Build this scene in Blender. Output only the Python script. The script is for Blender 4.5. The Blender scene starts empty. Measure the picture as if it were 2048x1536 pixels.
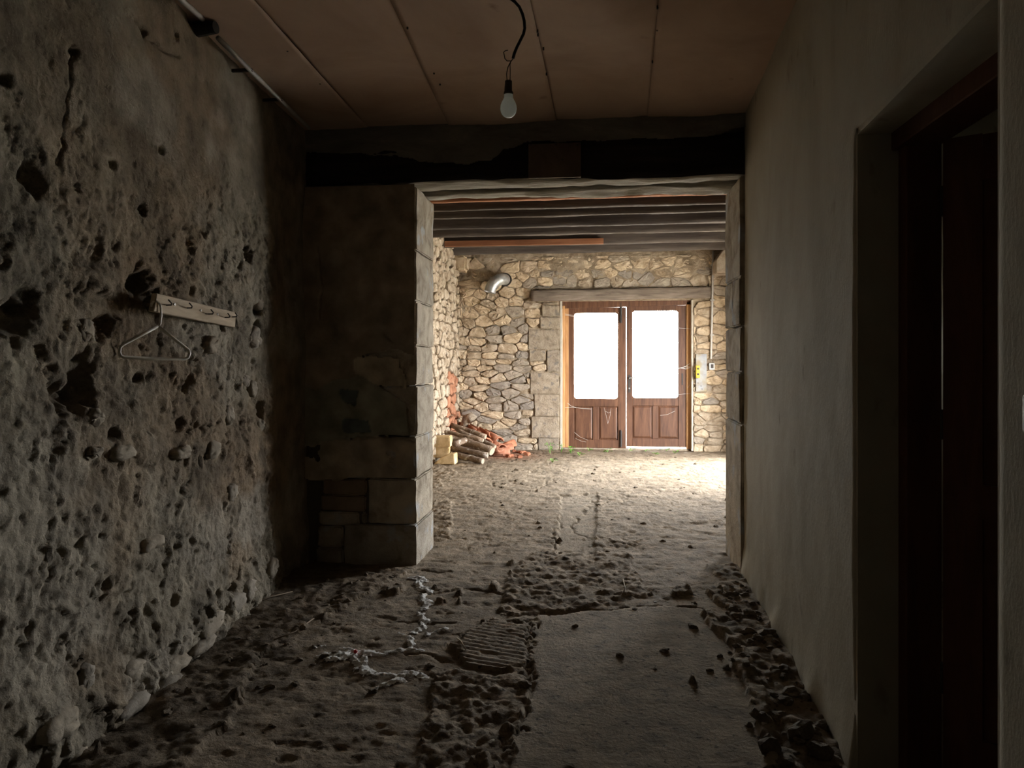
import bpy, bmesh, math, random
import numpy as np
from mathutils import Vector, Matrix

random.seed(7)
RNG = np.random.default_rng(11)
sc = bpy.context.scene
COL = sc.collection

# ------------------------------------------------------------------ camera
F, CX, HY, CAMH, YAW = 1450.0, 1024.0, 730.0, 1.45, math.radians(6.2)
SN, CS = math.sin(YAW), math.cos(YAW)
cam = bpy.data.cameras.new('camera')
cam.sensor_width = 36.0
cam.lens = F / 2048.0 * 36.0
cam.shift_y = -(768.0 - HY) / 2048.0
cam.clip_start = 0.05
cam_ob = bpy.data.objects.new('camera', cam)
COL.objects.link(cam_ob)
cam_ob.location = (0, 0, CAMH)
cam_ob.rotation_euler = (math.radians(90), 0, YAW)
sc.camera = cam_ob

# ------------------------------------------------------------------ sky, exposure
SKY = 54.0
world = bpy.data.worlds.new('sky')
sc.world = world
world.use_nodes = True
wn = world.node_tree.nodes
wn['Background'].inputs['Color'].default_value = (0.98, 0.985, 1.0, 1)
wn['Background'].inputs['Strength'].default_value = SKY
sc.view_settings.view_transform = 'Standard'
sc.view_settings.look = 'None'
sc.view_settings.gamma = 1.0
sc.view_settings.use_curve_mapping = False
sc.view_settings.exposure = 0.0
sc.cycles.use_denoising = True
sc.cycles.max_bounces = 14
sc.cycles.diffuse_bounces = 8
sc.cycles.sample_clamp_indirect = 12.0


def portal(name, loc, rot, sx, sz):
    l = bpy.data.lights.new(name, 'AREA')
    l.shape = 'RECTANGLE'; l.size = sx; l.size_y = sz
    l.cycles.is_portal = True
    o = bpy.data.objects.new(name, l)
    COL.objects.link(o); o.location = loc; o.rotation_euler = rot
    return o


# portals only tell the renderer where the sky comes in
portal('double_door_daylight', (0.66, 13.02, 1.6), (math.radians(-90), 0, 0), 2.2, 2.5)
portal('doorway_right_offscreen', (3.12, 10.05, 1.2), (0, math.radians(90), 0), 2.4, 2.3)

# ------------------------------------------------------------------ pixel -> place
def ray(px, py):
    a, b = (px - CX) / F, (HY - py) / F
    return Vector((a * CS - SN, a * SN + CS, b))
O = Vector((0, 0, CAMH))
def on_v(px, py, v):            # wall across the corridor, at depth v
    d = ray(px, py); return O + d * (v / d.y)
def on_floor(px, py, z=0.0):
    d = ray(px, py); return O + d * ((z - CAMH) / d.z)
def lw_u(v): return -1.937 - 0.0554 * (v - 2.57)
def rw_u(v): return 0.927 + 0.0549 * (v - 2.725)
def on_left(px, py, off=0.0):
    d = ray(px, py)
    t = (-1.937 + 0.0554 * 2.57 + off) / (d.x + 0.0554 * d.y)
    return O + d * t
def on_right(px, py, off=0.0):
    d = ray(px, py)
    t = (0.927 - 0.0549 * 2.725 - off) / (d.x - 0.0549 * d.y)
    return O + d * t

V1, V2 = 5.15, 5.72            # partition with the wide opening
VF = 12.50                     # inner face of the far stone wall
UL, UR = -1.256, 1.030         # jambs of the opening
CEIL = 3.18
BUL, BUR = -2.30, 2.62         # back room sides

# ------------------------------------------------------------------ noise
def _h(ix, iy, s):
    h = (ix.astype(np.int64) * 374761393 + iy.astype(np.int64) * 668265263 + s * 974634821) & 0xffffffff
    h = ((h ^ (h >> 13)) * 1274126177) & 0xffffffff
    h = ((h ^ (h >> 15)) * 2246822519) & 0xffffffff
    return ((h ^ (h >> 16)) & 0xffffff) / float(0xffffff)
def vn(x, y, s=0):
    x = np.asarray(x, float); y = np.asarray(y, float)
    ix = np.floor(x); iy = np.floor(y); fx = x - ix; fy = y - iy
    fx = fx * fx * (3 - 2 * fx); fy = fy * fy * (3 - 2 * fy)
    a = _h(ix, iy, s); b = _h(ix + 1, iy, s); c = _h(ix, iy + 1, s); d = _h(ix + 1, iy + 1, s)
    return (a * (1 - fx) * (1 - fy) + b * fx * (1 - fy) + c * (1 - fx) * fy + d * fx * fy) * 2 - 1
def fbm(x, y, o=4, s=0, g=0.5):
    r = 0; a = 1; n = 0
    for i in range(o):
        r = r + a * vn(x * 2 ** i + i * 17.3, y * 2 ** i - i * 9.1, s + i); n += a; a *= g
    return r / n
def worley(x, y, s=0):
    x = np.asarray(x, float); y = np.asarray(y, float)
    ix = np.floor(x); iy = np.floor(y)
    f1 = np.full(x.shape, 9.0); f2 = np.full(x.shape, 9.0); cr = np.zeros(x.shape)
    for dx in (-1, 0, 1):
        for dy in (-1, 0, 1):
            cx = ix + dx; cy = iy + dy
            d = np.hypot(cx + _h(cx, cy, s) - x, cy + _h(cx, cy, s + 5) - y)
            near = d < f1
            f2 = np.where(near, f1, np.minimum(f2, d)); cr = np.where(near, _h(cx, cy, s + 9), cr)
            f1 = np.where(near, d, f1)
    return f1, f2, cr
def sstep(a, b, x):
    t = np.clip((x - a) / (b - a), 0, 1); return t * t * (3 - 2 * t)
def in_poly(x, y, poly):
    r = np.zeros(np.shape(x), bool); n = len(poly)
    for i in range(n):
        x0, y0 = poly[i]; x1, y1 = poly[(i + 1) % n]
        if y0 == y1: continue
        c = ((y0 > y) != (y1 > y)) & (x < (x1 - x0) * (y - y0) / (y1 - y0) + x0)
        r ^= c
    return r
def line_dist(x, y, pts):
    d = np.full(np.shape(x), 1e9)
    for (x0, y0), (x1, y1) in zip(pts[:-1], pts[1:]):
        ex, ey = x1 - x0, y1 - y0; L = ex * ex + ey * ey + 1e-12
        t = np.clip(((x - x0) * ex + (y - y0) * ey) / L, 0, 1)
        d = np.minimum(d, np.hypot(x - x0 - t * ex, y - y0 - t * ey))
    return d

# ------------------------------------------------------------------ materials
def nt(name):
    m = bpy.data.materials.new(name); m.use_nodes = True
    t = m.node_tree; b = t.nodes['Principled BSDF']
    return m, t, b
def ramp_mat(name, cols, scale=6.0, detail=8.0, rough=0.9, bump=0.3, bscale=40.0, stretch=(1, 1, 1),
             speck=None, rand=0.0, bdist=0.01, attr=None, spec=0.2, distort=0.6, metallic=0.0):
    """noise coloured surface with fine relief; rand = tint by object; attr = [(channel, colour), ...] from vertex colour 'zones'"""
    m, t, b = nt(name); N, L = t.nodes, t.links
    tc = N.new('ShaderNodeTexCoord'); mp = N.new('ShaderNodeMapping'); mp.inputs['Scale'].default_value = stretch
    L.new(tc.outputs['Object'], mp.inputs['Vector'])
    n = N.new('ShaderNodeTexNoise'); n.inputs['Scale'].default_value = scale; n.inputs['Detail'].default_value = detail
    n.inputs['Roughness'].default_value = 0.62; n.inputs['Distortion'].default_value = distort
    L.new(mp.outputs[0], n.inputs['Vector'])
    r = N.new('ShaderNodeValToRGB'); e = r.color_ramp.elements
    while len(e) < len(cols): e.new(0.5)
    for k, (p, c) in enumerate(cols): e[k].position = p; e[k].color = (*c, 1)
    L.new(n.outputs['Fac'], r.inputs['Fac'])
    col = r.outputs['Color']
    def mix(fac, a, bcol, mode='MIX'):
        x = N.new('ShaderNodeMix'); x.data_type = 'RGBA'; x.blend_type = mode
        if isinstance(fac, float): x.inputs[0].default_value = fac
        else: L.new(fac, x.inputs[0])
        L.new(a, x.inputs[6])
        if isinstance(bcol, tuple): x.inputs[7].default_value = (*bcol, 1)
        else: L.new(bcol, x.inputs[7])
        return x.outputs[2]
    if attr:
        at = N.new('ShaderNodeVertexColor'); at.layer_name = 'zones'
        sp = N.new('ShaderNodeSeparateColor'); L.new(at.outputs['Color'], sp.inputs[0])
        for ch, c in attr:
            col = mix(sp.outputs[ch], col, c)
        n3 = N.new('ShaderNodeTexNoise'); n3.inputs['Scale'].default_value = scale * 3.1; n3.inputs['Detail'].default_value = 6
        L.new(mp.outputs[0], n3.inputs['Vector'])
        r3 = N.new('ShaderNodeValToRGB'); r3.color_ramp.elements[0].position = .3; r3.color_ramp.elements[1].position = .7
        r3.color_ramp.elements[0].color = (.62, .6, .58, 1); r3.color_ramp.elements[1].color = (1.2, 1.18, 1.15, 1)
        L.new(n3.outputs['Fac'], r3.inputs['Fac'])
        col = mix(1.0, col, r3.outputs['Color'], 'MULTIPLY')
    if speck:
        sc_, lo, hi, c = speck
        n2 = N.new('ShaderNodeTexNoise'); n2.inputs['Scale'].default_value = sc_; n2.inputs['Detail'].default_value = 5
        L.new(mp.outputs[0], n2.inputs['Vector'])
        mr = N.new('ShaderNodeMapRange'); mr.inputs[1].default_value = lo; mr.inputs[2].default_value = hi
        L.new(n2.outputs['Fac'], mr.inputs[0])
        col = mix(mr.outputs[0], col, c)
    if rand:
        oi = N.new('ShaderNodeObjectInfo')
        rr = N.new('ShaderNodeValToRGB'); ee = rr.color_ramp.elements; ee.new(.5)
        ee[0].color = (1 - rand, 1 - rand, 1 - rand * .9, 1); ee[1].position = .5; ee[1].color = (1, .97, .93, 1)
        ee[2].position = 1; ee[2].color = (1 + rand * .7, 1 + rand * .5, 1 + rand * .2, 1)
        L.new(oi.outputs['Random'], rr.inputs['Fac'])
        col = mix(1.0, col, rr.outputs['Color'], 'MULTIPLY')
    L.new(col, b.inputs['Base Color'])
    b.inputs['Roughness'].default_value = rough
    b.inputs['Metallic'].default_value = metallic
    b.inputs['Specular IOR Level'].default_value = spec
    if bump:
        nb = N.new('ShaderNodeTexNoise'); nb.inputs['Scale'].default_value = bscale; nb.inputs['Detail'].default_value = 9
        nb.inputs['Roughness'].default_value = 0.65
        L.new(mp.outputs[0], nb.inputs['Vector'])
        bm_ = N.new('ShaderNodeBump'); bm_.inputs['Strength'].default_value = bump; bm_.inputs['Distance'].default_value = bdist
        L.new(nb.outputs['Fac'], bm_.inputs['Height']); L.new(bm_.outputs[0], b.inputs['Normal'])
    return m
def plain(name, c, rough=0.6, metallic=0.0, spec=0.4):
    return ramp_mat(name, [(.35, tuple(x * .8 for x in c)), (.65, c)], scale=14, rough=rough, metallic=metallic, bump=.08, bscale=120, spec=spec)

M = {}
M['left'] = ramp_mat('old_lime_render', [(.28, (.165, .14, .102)), (.45, (.235, .21, .16)), (.58, (.295, .267, .21)), (.75, (.245, .2, .14))],
                     scale=2.3, detail=12, bump=.9, bscale=38, bdist=.02, attr=[(0, (.235, .175, .115)), (1, (.095, .082, .063)), (2, (.325, .297, .243))])
M['lstone'] = ramp_mat('embedded_rubble_stone', [(.3, (.2, .175, .135)), (.6, (.31, .28, .23)), (.8, (.28, .22, .155))], scale=9, bump=.5, bscale=60, rand=.16)
M['right'] = ramp_mat('smooth_wall_plaster', [(.25, (.265, .235, .17)), (.5, (.355, .32, .245)), (.72, (.40, .37, .295))], scale=1.7, detail=10,
                      bump=.35, bscale=70, bdist=.006, speck=(9, .66, .8, (.17, .145, .11)), stretch=(1, 1, .55))
M['panel'] = ramp_mat('brown_hardboard', [(.3, (.38, .265, .20)), (.55, (.48, .355, .275)), (.75, (.54, .415, .325))], scale=1.3, detail=7, bump=.1, bscale=12,
                      bdist=.01, rough=.8, speck=(5, .7, .85, (.2, .13, .09)), rand=.05)
M['ceilgap'] = plain('dark_ceiling_void', (.05, .04, .032), .9)
M['pplaster'] = ramp_mat('stained_pillar_plaster', [(.3, (.25, .205, .15)), (.55, (.36, .305, .235)), (.75, (.41, .35, .27))], scale=2.5, detail=10, bump=.3, bscale=60,
                         attr=[(0, (.52, .46, .34)), (1, (.3, .3, .23)), (2, (.13, .16, .16))])
M['lintelplaster'] = ramp_mat('sooty_lintel_plaster', [(.3, (.13, .12, .1)), (.55, (.2, .19, .165)), (.75, (.3, .28, .23))], scale=5, detail=9, bump=.4, bscale=40, stretch=(.5, 1, 1.6))
M['quoin'] = ramp_mat('dressed_limestone', [(.32, (.21, .175, .125)), (.48, (.38, .335, .265)), (.66, (.49, .445, .365))], scale=6, detail=12, bump=.8, bscale=45, bdist=.015, rand=.16,
                      speck=(4, .60, .68, (.42, .45, .49)))
M['brownquoin'] = ramp_mat('brown_rubble_block', [(.3, (.2, .145, .1)), (.7, (.33, .25, .18))], scale=6, bump=.5, bscale=50, rand=.15)
M['core'] = plain('dark_wall_core', (.13, .11, .085), .95)
M['soot'] = ramp_mat('sooted_beam_timber', [(.3, (.012, .010, .009)), (.7, (.035, .029, .024))], scale=3, bump=.5, bscale=25, stretch=(.4, 2, 5))
M['palewood'] = ramp_mat('weathered_grey_oak', [(.3, (.17, .15, .115)), (.5, (.36, .335, .275)), (.7, (.5, .47, .395))], scale=5, detail=10, bump=.8, bscale=22,
                         bdist=.02, stretch=(.35, 3, 3))
M['joist'] = ramp_mat('dark_joist_timber', [(.3, (.045, .037, .034)), (.6, (.095, .08, .07)), (.8, (.17, .148, .122))], scale=4, bump=.4, bscale=30, stretch=(.25, 3, 3), rand=.15)
M['redwood'] = ramp_mat('red_sawn_timber', [(.3, (.16, .065, .032)), (.6, (.27, .12, .062)), (.8, (.34, .17, .095))], scale=3, bump=.2, bscale=30, stretch=(.4, 4, 5))
M['boards'] = ramp_mat('attic_floorboards', [(.3, (.07, .05, .04)), (.7, (.15, .11, .085))], scale=3, bump=.2, stretch=(2, .3, 1))
M['stone'] = ramp_mat('ochre_rubble_stone', [(.3, (.22, .165, .105)), (.43, (.41, .325, .225)), (.58, (.56, .47, .35)), (.72, (.65, .575, .46))], scale=7, detail=10, bump=.7, bscale=34, bdist=.02, rand=.24)
M['greystone'] = ramp_mat('grey_rubble_stone', [(.25, (.2, .175, .145)), (.5, (.34, .3, .25)), (.75, (.45, .4, .33))], scale=7, detail=10, bump=.7, bscale=34, bdist=.02, rand=.22)
M['mortar'] = ramp_mat('lime_mortar', [(.3, (.15, .11, .07)), (.5, (.31, .245, .17)), (.7, (.46, .38, .28))], scale=5, detail=10, bump=.9, bscale=30, bdist=.025)
M['jamb'] = ramp_mat('door_jamb_ashlar', [(.3, (.19, .155, .115)), (.5, (.33, .28, .215)), (.7, (.43, .375, .30))], scale=8, detail=12, bump=.8, bscale=40, bdist=.02, rand=.15, speck=(11, .56, .66, (.2, .18, .16)))
M['redbrick'] = ramp_mat('red_brick', [(.3, (.25, .11, .06)), (.55, (.4, .19, .11)), (.75, (.5, .33, .22))], scale=8, bump=.5, bscale=50, rand=.15)
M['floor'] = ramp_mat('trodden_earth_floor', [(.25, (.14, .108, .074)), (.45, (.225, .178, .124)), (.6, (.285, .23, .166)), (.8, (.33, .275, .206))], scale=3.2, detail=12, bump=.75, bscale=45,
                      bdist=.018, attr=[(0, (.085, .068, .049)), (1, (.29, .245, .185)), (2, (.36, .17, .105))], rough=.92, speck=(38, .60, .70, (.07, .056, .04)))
M['powder'] = ramp_mat('white_mineral_powder', [(.3, (.55, .54, .52)), (.7, (.85, .85, .84))], scale=30, bump=.8, bscale=90, bdist=.01)
M['clod'] = ramp_mat('dry_earth_clod', [(.3, (.1, .08, .057)), (.6, (.185, .15, .108)), (.8, (.25, .21, .155))], scale=12, bump=.8, bscale=50, rand=.2, bdist=.02)
M['chip'] = plain('pale_stone_chip', (.55, .52, .46), .9)
M['door'] = ramp_mat('varnished_door_oak', [(.3, (.06, .025, .013)), (.5, (.108, .047, .024)), (.7, (.165, .078, .041))], scale=4, detail=9, rough=.5, bump=.15, bscale=40,
                     stretch=(5, 5, .5), spec=.4)
M['frame'] = ramp_mat('orange_frame_timber', [(.3, (.33, .16, .065)), (.6, (.52, .29, .13)), (.8, (.6, .37, .19))], scale=4, rough=.55, bump=.15, bscale=40, stretch=(5, 5, .5))
M['lintelwood'] = ramp_mat('grey_door_lintel', [(.3, (.11, .085, .068)), (.55, (.22, .18, .145)), (.8, (.33, .28, .23))], scale=5, bump=.6, bscale=26, stretch=(.4, 3, 4))
M['darkdoor'] = ramp_mat('dark_red_door_paint', [(.3, (.07, .025, .014)), (.7, (.13, .05, .028))], scale=4, rough=.6, bump=.1, stretch=(4, 4, .5))
M['darkframe'] = ramp_mat('dark_red_frame_paint', [(.3, (.07, .025, .014)), (.7, (.13, .05, .028))], scale=4, rough=.6, bump=.1, stretch=(4, 4, .5))
M['iron'] = plain('rusty_iron', (.07, .06, .055), .6, .5)
M['white'] = plain('white_plastic', (.72, .72, .70), .4)
M['lime'] = ramp_mat('pale_lime_plaster', [(.3, (.42, .385, .32)), (.7, (.56, .525, .45))], scale=6, bump=.4, bscale=40)
M['conduit'] = plain('grey_plastic_conduit', (.45, .44, .42), .5)
M['hanger'] = plain('cream_coated_wire', (.9, .87, .78), .35)
M['rack'] = ramp_mat('pale_plank_wood', [(.3, (.34, .28, .2)), (.6, (.5, .42, .32)), (.8, (.57, .5, .39))], scale=5, bump=.3, bscale=40, stretch=(3, .4, 4))
M['black'] = plain('black_rubber', (.012, .012, .012), .5)
M['socket'] = plain('brown_bakelite', (.07, .05, .035), .5)
M['zinc'] = ramp_mat('galvanised_sheet', [(.3, (.3, .3, .29)), (.7, (.55, .55, .53))], scale=9, rough=.45, bump=.1, metallic=.6, spec=.5)
M['steel'] = ramp_mat('stained_steel_plate', [(.3, (.24, .25, .27)), (.6, (.36, .375, .39))], scale=7, rough=.5, bump=.05, spec=.5, speck=(3, .5, .62, (.3, .23, .09)))
M['yellow'] = plain('yellow_plastic', (.75, .55, .04), .4)
M['log'] = ramp_mat('old_log_bark', [(.3, (.12, .08, .055)), (.55, (.24, .175, .125)), (.8, (.38, .31, .25))], scale=9, bump=.8, bscale=35, bdist=.02, rand=.2, speck=(14, .58, .68, (.5, .46, .4)))
M['cut'] = plain('sawn_log_end', (.42, .33, .24), .9)
M['terracotta'] = ramp_mat('terracotta', [(.3, (.27, .1, .055)), (.55, (.4, .17, .1)), (.8, (.46, .27, .18))], scale=9, bump=.4, bscale=45, rand=.2)
M['yblock'] = ramp_mat('yellow_fired_brick', [(.3, (.42, .29, .14)), (.6, (.62, .48, .28)), (.8, (.68, .56, .36))], scale=9, bump=.5, bscale=45, rand=.1)
M['leaf'] = plain('weed_leaf', (.16, .36, .05), .6)
M['web'] = plain('dusty_cobweb', (.75, .74, .7), .9)
M['gravel'] = ramp_mat('pale_yard_gravel', [(.3, (.4, .38, .33)), (.7, (.6, .58, .52))], scale=3, bump=.3)
M['exterior'] = plain('outer_masonry', (.4, .36, .3), .95)
M['twig'] = plain('dry_twig', (.2, .15, .1), .9)

def glass_mat(name, tint, gloss):
    m, t, b = nt(name); N, L = t.nodes, t.links
    N.remove(b)
    tr = N.new('ShaderNodeBsdfTransparent'); tr.inputs[0].default_value = tint
    gl = N.new('ShaderNodeBsdfGlossy'); gl.inputs['Roughness'].default_value = .04
    fr = N.new('ShaderNodeFresnel'); fr.inputs[0].default_value = gloss
    mx = N.new('ShaderNodeMixShader')
    L.new(fr.outputs[0], mx.inputs[0]); L.new(tr.outputs[0], mx.inputs[1]); L.new(gl.outputs[0], mx.inputs[2])
    L.new(mx.outputs[0], N['Material Output'].inputs[0])
    return m
M['glass'] = glass_mat('window_glass', (.96, .96, .93, 1), 1.45)
m, t, b = nt('frosted_bulb_glass')
tl = t.nodes.new('ShaderNodeBsdfTranslucent'); tl.inputs[0].default_value = (.93, .97, .95, 1)
b.inputs['Base Color'].default_value = (.88, .92, .9, 1); b.inputs['Roughness'].default_value = .12
mx = t.nodes.new('ShaderNodeMixShader'); mx.inputs[0].default_value = .62
t.links.new(b.outputs[0], mx.inputs[1]); t.links.new(tl.outputs[0], mx.inputs[2]); t.links.new(mx.outputs[0], t.nodes['Material Output'].inputs[0])
M['bulb'] = m

# ------------------------------------------------------------------ object helpers
def T(o, label=None, cat=None, group=None, kind=None):
    if label: o['label'] = label
    if cat: o['category'] = cat
    if group: o['group'] = group
    if kind: o['kind'] = kind
    return o
def wloc(o):
    p = Vector((0, 0, 0))
    while o: p += o.location; o = o.parent
    return p
def mk(name, verts, faces, mat, parent=None, smooth=False, mats=None, mi=None, recenter=None):
    V = np.asarray(verts, dtype=float)
    me = bpy.data.meshes.new(name)
    off = Vector((0, 0, 0))
    if parent is None and recenter:
        c = (V.min(0) + V.max(0)) / 2; off = Vector((c[0], c[1], V[:, 2].min())); V = V - np.array(off)
    me.from_pydata(V.tolist(), [], faces)
    for mm in (mats or [mat]): me.materials.append(mm)
    if mi is not None: me.polygons.foreach_set('material_index', mi)
    if smooth: me.polygons.foreach_set('use_smooth', [True] * len(me.polygons))
    me.update()
    o = bpy.data.objects.new(name, me); COL.objects.link(o)
    if parent is not None:
        o.parent = parent; o.location = -wloc(parent)
    else: o.location = off
    return o
def grid_mesh(name, P, mat, parent=None, keep=None, zones=None, smooth=True):
    """P: (n,m,3) array of points; keep: (n-1,m-1) bool of faces to keep"""
    n, m_ = P.shape[:2]
    idx = np.arange(n * m_).reshape(n, m_)
    q = np.stack([idx[:-1, :-1], idx[1:, :-1], idx[1:, 1:], idx[:-1, 1:]], -1).reshape(-1, 4)
    if keep is not None: q = q[keep.reshape(-1)]
    used = np.unique(q); re = np.full(n * m_, -1); re[used] = np.arange(len(used))
    q = re[q]; V = P.reshape(-1, 3)[used]
    me = bpy.data.meshes.new(name)
    me.vertices.add(len(V)); me.vertices.foreach_set('co', V.ravel())
    me.loops.add(len(q) * 4); me.loops.foreach_set('vertex_index', q.ravel().astype(np.int32))
    me.polygons.add(len(q)); me.polygons.foreach_set('loop_start', np.arange(0, len(q) * 4, 4, dtype=np.int32))
    me.polygons.foreach_set('loop_total', np.full(len(q), 4, dtype=np.int32))
    me.polygons.foreach_set('use_smooth', np.full(len(q), smooth))
    me.update(calc_edges=True)
    if zones is not None:
        a = me.color_attributes.new('zones', 'FLOAT_COLOR', 'POINT')
        z = np.ones((n * m_, 4)); z[:, :3] = zones.reshape(-1, 3)
        a.data.foreach_set('color', z[used].ravel())
    me.materials.append(mat)
    o = bpy.data.objects.new(name, me); COL.objects.link(o)
    if parent is not None: o.parent = parent; o.location = -wloc(parent)
    return o
def empty(name, loc):
    o = bpy.data.objects.new(name, None); COL.objects.link(o); o.location = loc
    o.empty_display_size = .1
    return o
class MB:
    """collects pieces of ONE mesh"""
    def __init__(s): s.v = []; s.f = []; s.mi = []
    def add(s, v, f, mi=0):
        k = len(s.v); s.v += [tuple(x) for x in v]; s.f += [[i + k for i in q] for q in f]; s.mi += [mi] * len(f); return s
    def box(s, a, b, mi=0):
        x0, y0, z0 = a; x1, y1, z1 = b
        return s.add([(x0, y0, z0), (x1, y0, z0), (x1, y1, z0), (x0, y1, z0), (x0, y0, z1), (x1, y0, z1), (x1, y1, z1), (x0, y1, z1)],
                     [(0, 3, 2, 1), (4, 5, 6, 7), (0, 1, 5, 4), (1, 2, 6, 5), (2, 3, 7, 6), (3, 0, 4, 7)], mi)
    def tube(s, pts, r, n=8, cap=True, mi=0):
        pts = [Vector(p) for p in pts]; rs = r if isinstance(r, (list, tuple)) else [r] * len(pts)
        V = []; up = Vector((0.13, 0.21, 1)).normalized(); prev = None
        for i, p in enumerate(pts):
            d = (pts[min(i + 1, len(pts) - 1)] - pts[max(i - 1, 0)]).normalized()
            if prev is None:
                a = d.cross(up)
                if a.length < .05: a = d.cross(Vector((1, 0, 0)))
            else: a = prev - d * prev.dot(d)
            a.normalize(); prev = a; b_ = d.cross(a)
            for k in range(n):
                w = 2 * math.pi * k / n; V.append(p + (a * math.cos(w) + b_ * math.sin(w)) * rs[i])
        f = []
        for i in range(len(pts) - 1):
            for k in range(n):
                f.append((i * n + k, i * n + (k + 1) % n, (i + 1) * n + (k + 1) % n, (i + 1) * n + k))
        if cap: f.append(tuple(range(n))[::-1]); f.append(tuple(range((len(pts) - 1) * n, len(pts) * n)))
        return s.add(V, f, mi)
    def build(s, name, mat, parent=None, smooth=False, mats=None, bevel=0.0, recenter=True, seg=1):
        o = mk(name, s.v, s.f, mat, parent, smooth, mats, s.mi if mats else None, recenter)
        if bevel: bevel_obj(o, bevel, seg)
        return o
def bevel_obj(o, w, seg=1):
    bm = bmesh.new(); bm.from_mesh(o.data)
    bmesh.ops.bevel(bm, geom=[e for e in bm.edges if len(e.link_faces) == 2 and e.calc_face_angle(0) > .5], offset=w, segments=seg, affect='EDGES', profile=.5)
    bm.to_mesh(o.data); bm.free()
def rough_box(name, a, b, mat, parent=None, sub=3, jit=.006, bevel=.008, seed=0):
    """worn block: bevelled, subdivided and uneven"""
    bm = bmesh.new()
    mb = MB().box(a, b)
    vs = [bm.verts.new(v) for v in mb.v]
    for f in mb.f: bm.faces.new([vs[i] for i in f])
    if sub: bmesh.ops.subdivide_edges(bm, edges=bm.edges[:], cuts=sub, use_grid_fill=True)
    if bevel: bmesh.ops.bevel(bm, geom=[e for e in bm.edges if len(e.link_faces) == 2 and e.calc_face_angle(0) > .8], offset=bevel, segments=2, affect='EDGES')
    c = Vector([(p + q) / 2 for p, q in zip(a, b)])
    for v in bm.verts:
        x, y, z = v.co
        n = float(fbm(np.array(x * 7 + seed + z * 3), np.array(z * 7 + y * 9 - seed), 2, seed % 97))
        v.co += (v.co - c).normalized() * n * jit * 1.6
        v.co += Vector((random.uniform(-1, 1), random.uniform(-1, 1), random.uniform(-1, 1))) * jit * .4
    me = bpy.data.meshes.new(name); bm.to_mesh(me); bm.free(); me.materials.append(mat)
    for p in me.polygons: p.use_smooth = True
    me.set_sharp_from_angle(angle=math.radians(24))
    o = bpy.data.objects.new(name, me); COL.objects.link(o)
    if parent is not None: o.parent = parent; o.location = -wloc(parent)
    else:
        off = Vector((c.x, c.y, min(a[2], b[2])))
        me.transform(Matrix.Translation(-off)); o.location = off
    return o
def timber(p0, p1, w, h, seg=40, amp=.01, seed=0, name='beam', mat=None, parent=None, mats=None, under=None):
    """hewn beam along p0->p1 with a wavy section"""
    p0, p1 = Vector(p0), Vector(p1); d = (p1 - p0); L = d.length; d.normalize()
    side = d.cross(Vector((0, 0, 1))).normalized(); up = side.cross(d)
    prof = []
    ns, nh = 5, 5
    for i in range(ns): prof.append((-w / 2 + w * i / ns, -h / 2, 0))
    for i in range(nh): prof.append((w / 2, -h / 2 + h * i / nh, 1))
    for i in range(ns): prof.append((w / 2 - w * i / ns, h / 2, 1))
    for i in range(nh): prof.append((-w / 2, h / 2 - h * i / nh, 1))
    n = len(prof); V = []; Fc = []; mi = []
    for k in range(seg + 1):
        t = k / seg * L
        for j, (a, b_, _) in enumerate(prof):
            e = float(fbm(np.array(t * 1.8 + seed), np.array(j * .35 + seed), 3, seed)) * amp
            e2 = float(fbm(np.array(t * 1.5 - seed), np.array(j * .3 + 40), 3, seed + 3)) * amp + float(vn(np.array(t * 9.0 + seed), np.array(j * 1.3), seed + 7)) * amp * .22
            r = .93 if (abs(abs(a) - w / 2) < 1e-6 and abs(abs(b_) - h / 2) < 1e-6) else 1
            V.append(p0 + d * t + side * (a * r + e) + up * (b_ * r + e2))
    for k in range(seg):
        for j in range(n):
            Fc.append((k * n + j, k * n + (j + 1) % n, (k + 1) * n + (j + 1) % n, (k + 1) * n + j)); mi.append(0 if j < ns else 1)
    Fc.append(tuple(range(n))[::-1]); Fc.append(tuple(range(seg * n, (seg + 1) * n))); mi += [1, 1]
    return mk(name, V, Fc, mat, parent, True, mats, mi if mats else None, True)

# ------------------------------------------------------------------ FLOOR
def fpx(pts): return [tuple(on_floor(*p)[:2]) for p in pts]
SLAB = fpx([(1075, 1235), (1390, 1215), (1480, 1290), (1530, 1400), (1560, 1560), (1015, 1560), (1045, 1400), (1062, 1330)])
HATCH = fpx([(900, 1295), (985, 1242), (1068, 1247), (1062, 1335), (1000, 1350), (940, 1335)])
CRUMB = fpx([(1010, 1165), (1060, 1105), (1110, 1095), (1260, 1110), (1290, 1190), (1140, 1222), (1000, 1230)])
CRUMB2 = fpx([(880, 1345), (1045, 1345), (1050, 1400), (1020, 1560), (830, 1560)])
CHAN = fpx([(1122, 990), (1195, 985), (1190, 1110), (1112, 1112)])
RUB = [tuple(on_floor(*p)[:2]) for p in [(1395, 1235), (1520, 1235), (1700, 1560), (1530, 1560), (1480, 1300)]]
LDEB = fpx([(560, 1140), (830, 1138), (700, 1210), (520, 1310), (480, 1420), (330, 1560), (0, 1600), (160, 1480)])
MOUND = fpx([(840, 1090), (868, 1000), (905, 1005), (900, 1075)])
MOUND2 = fpx([(850, 945), (868, 925), (915, 945), (880, 975), (855, 985)])
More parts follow.
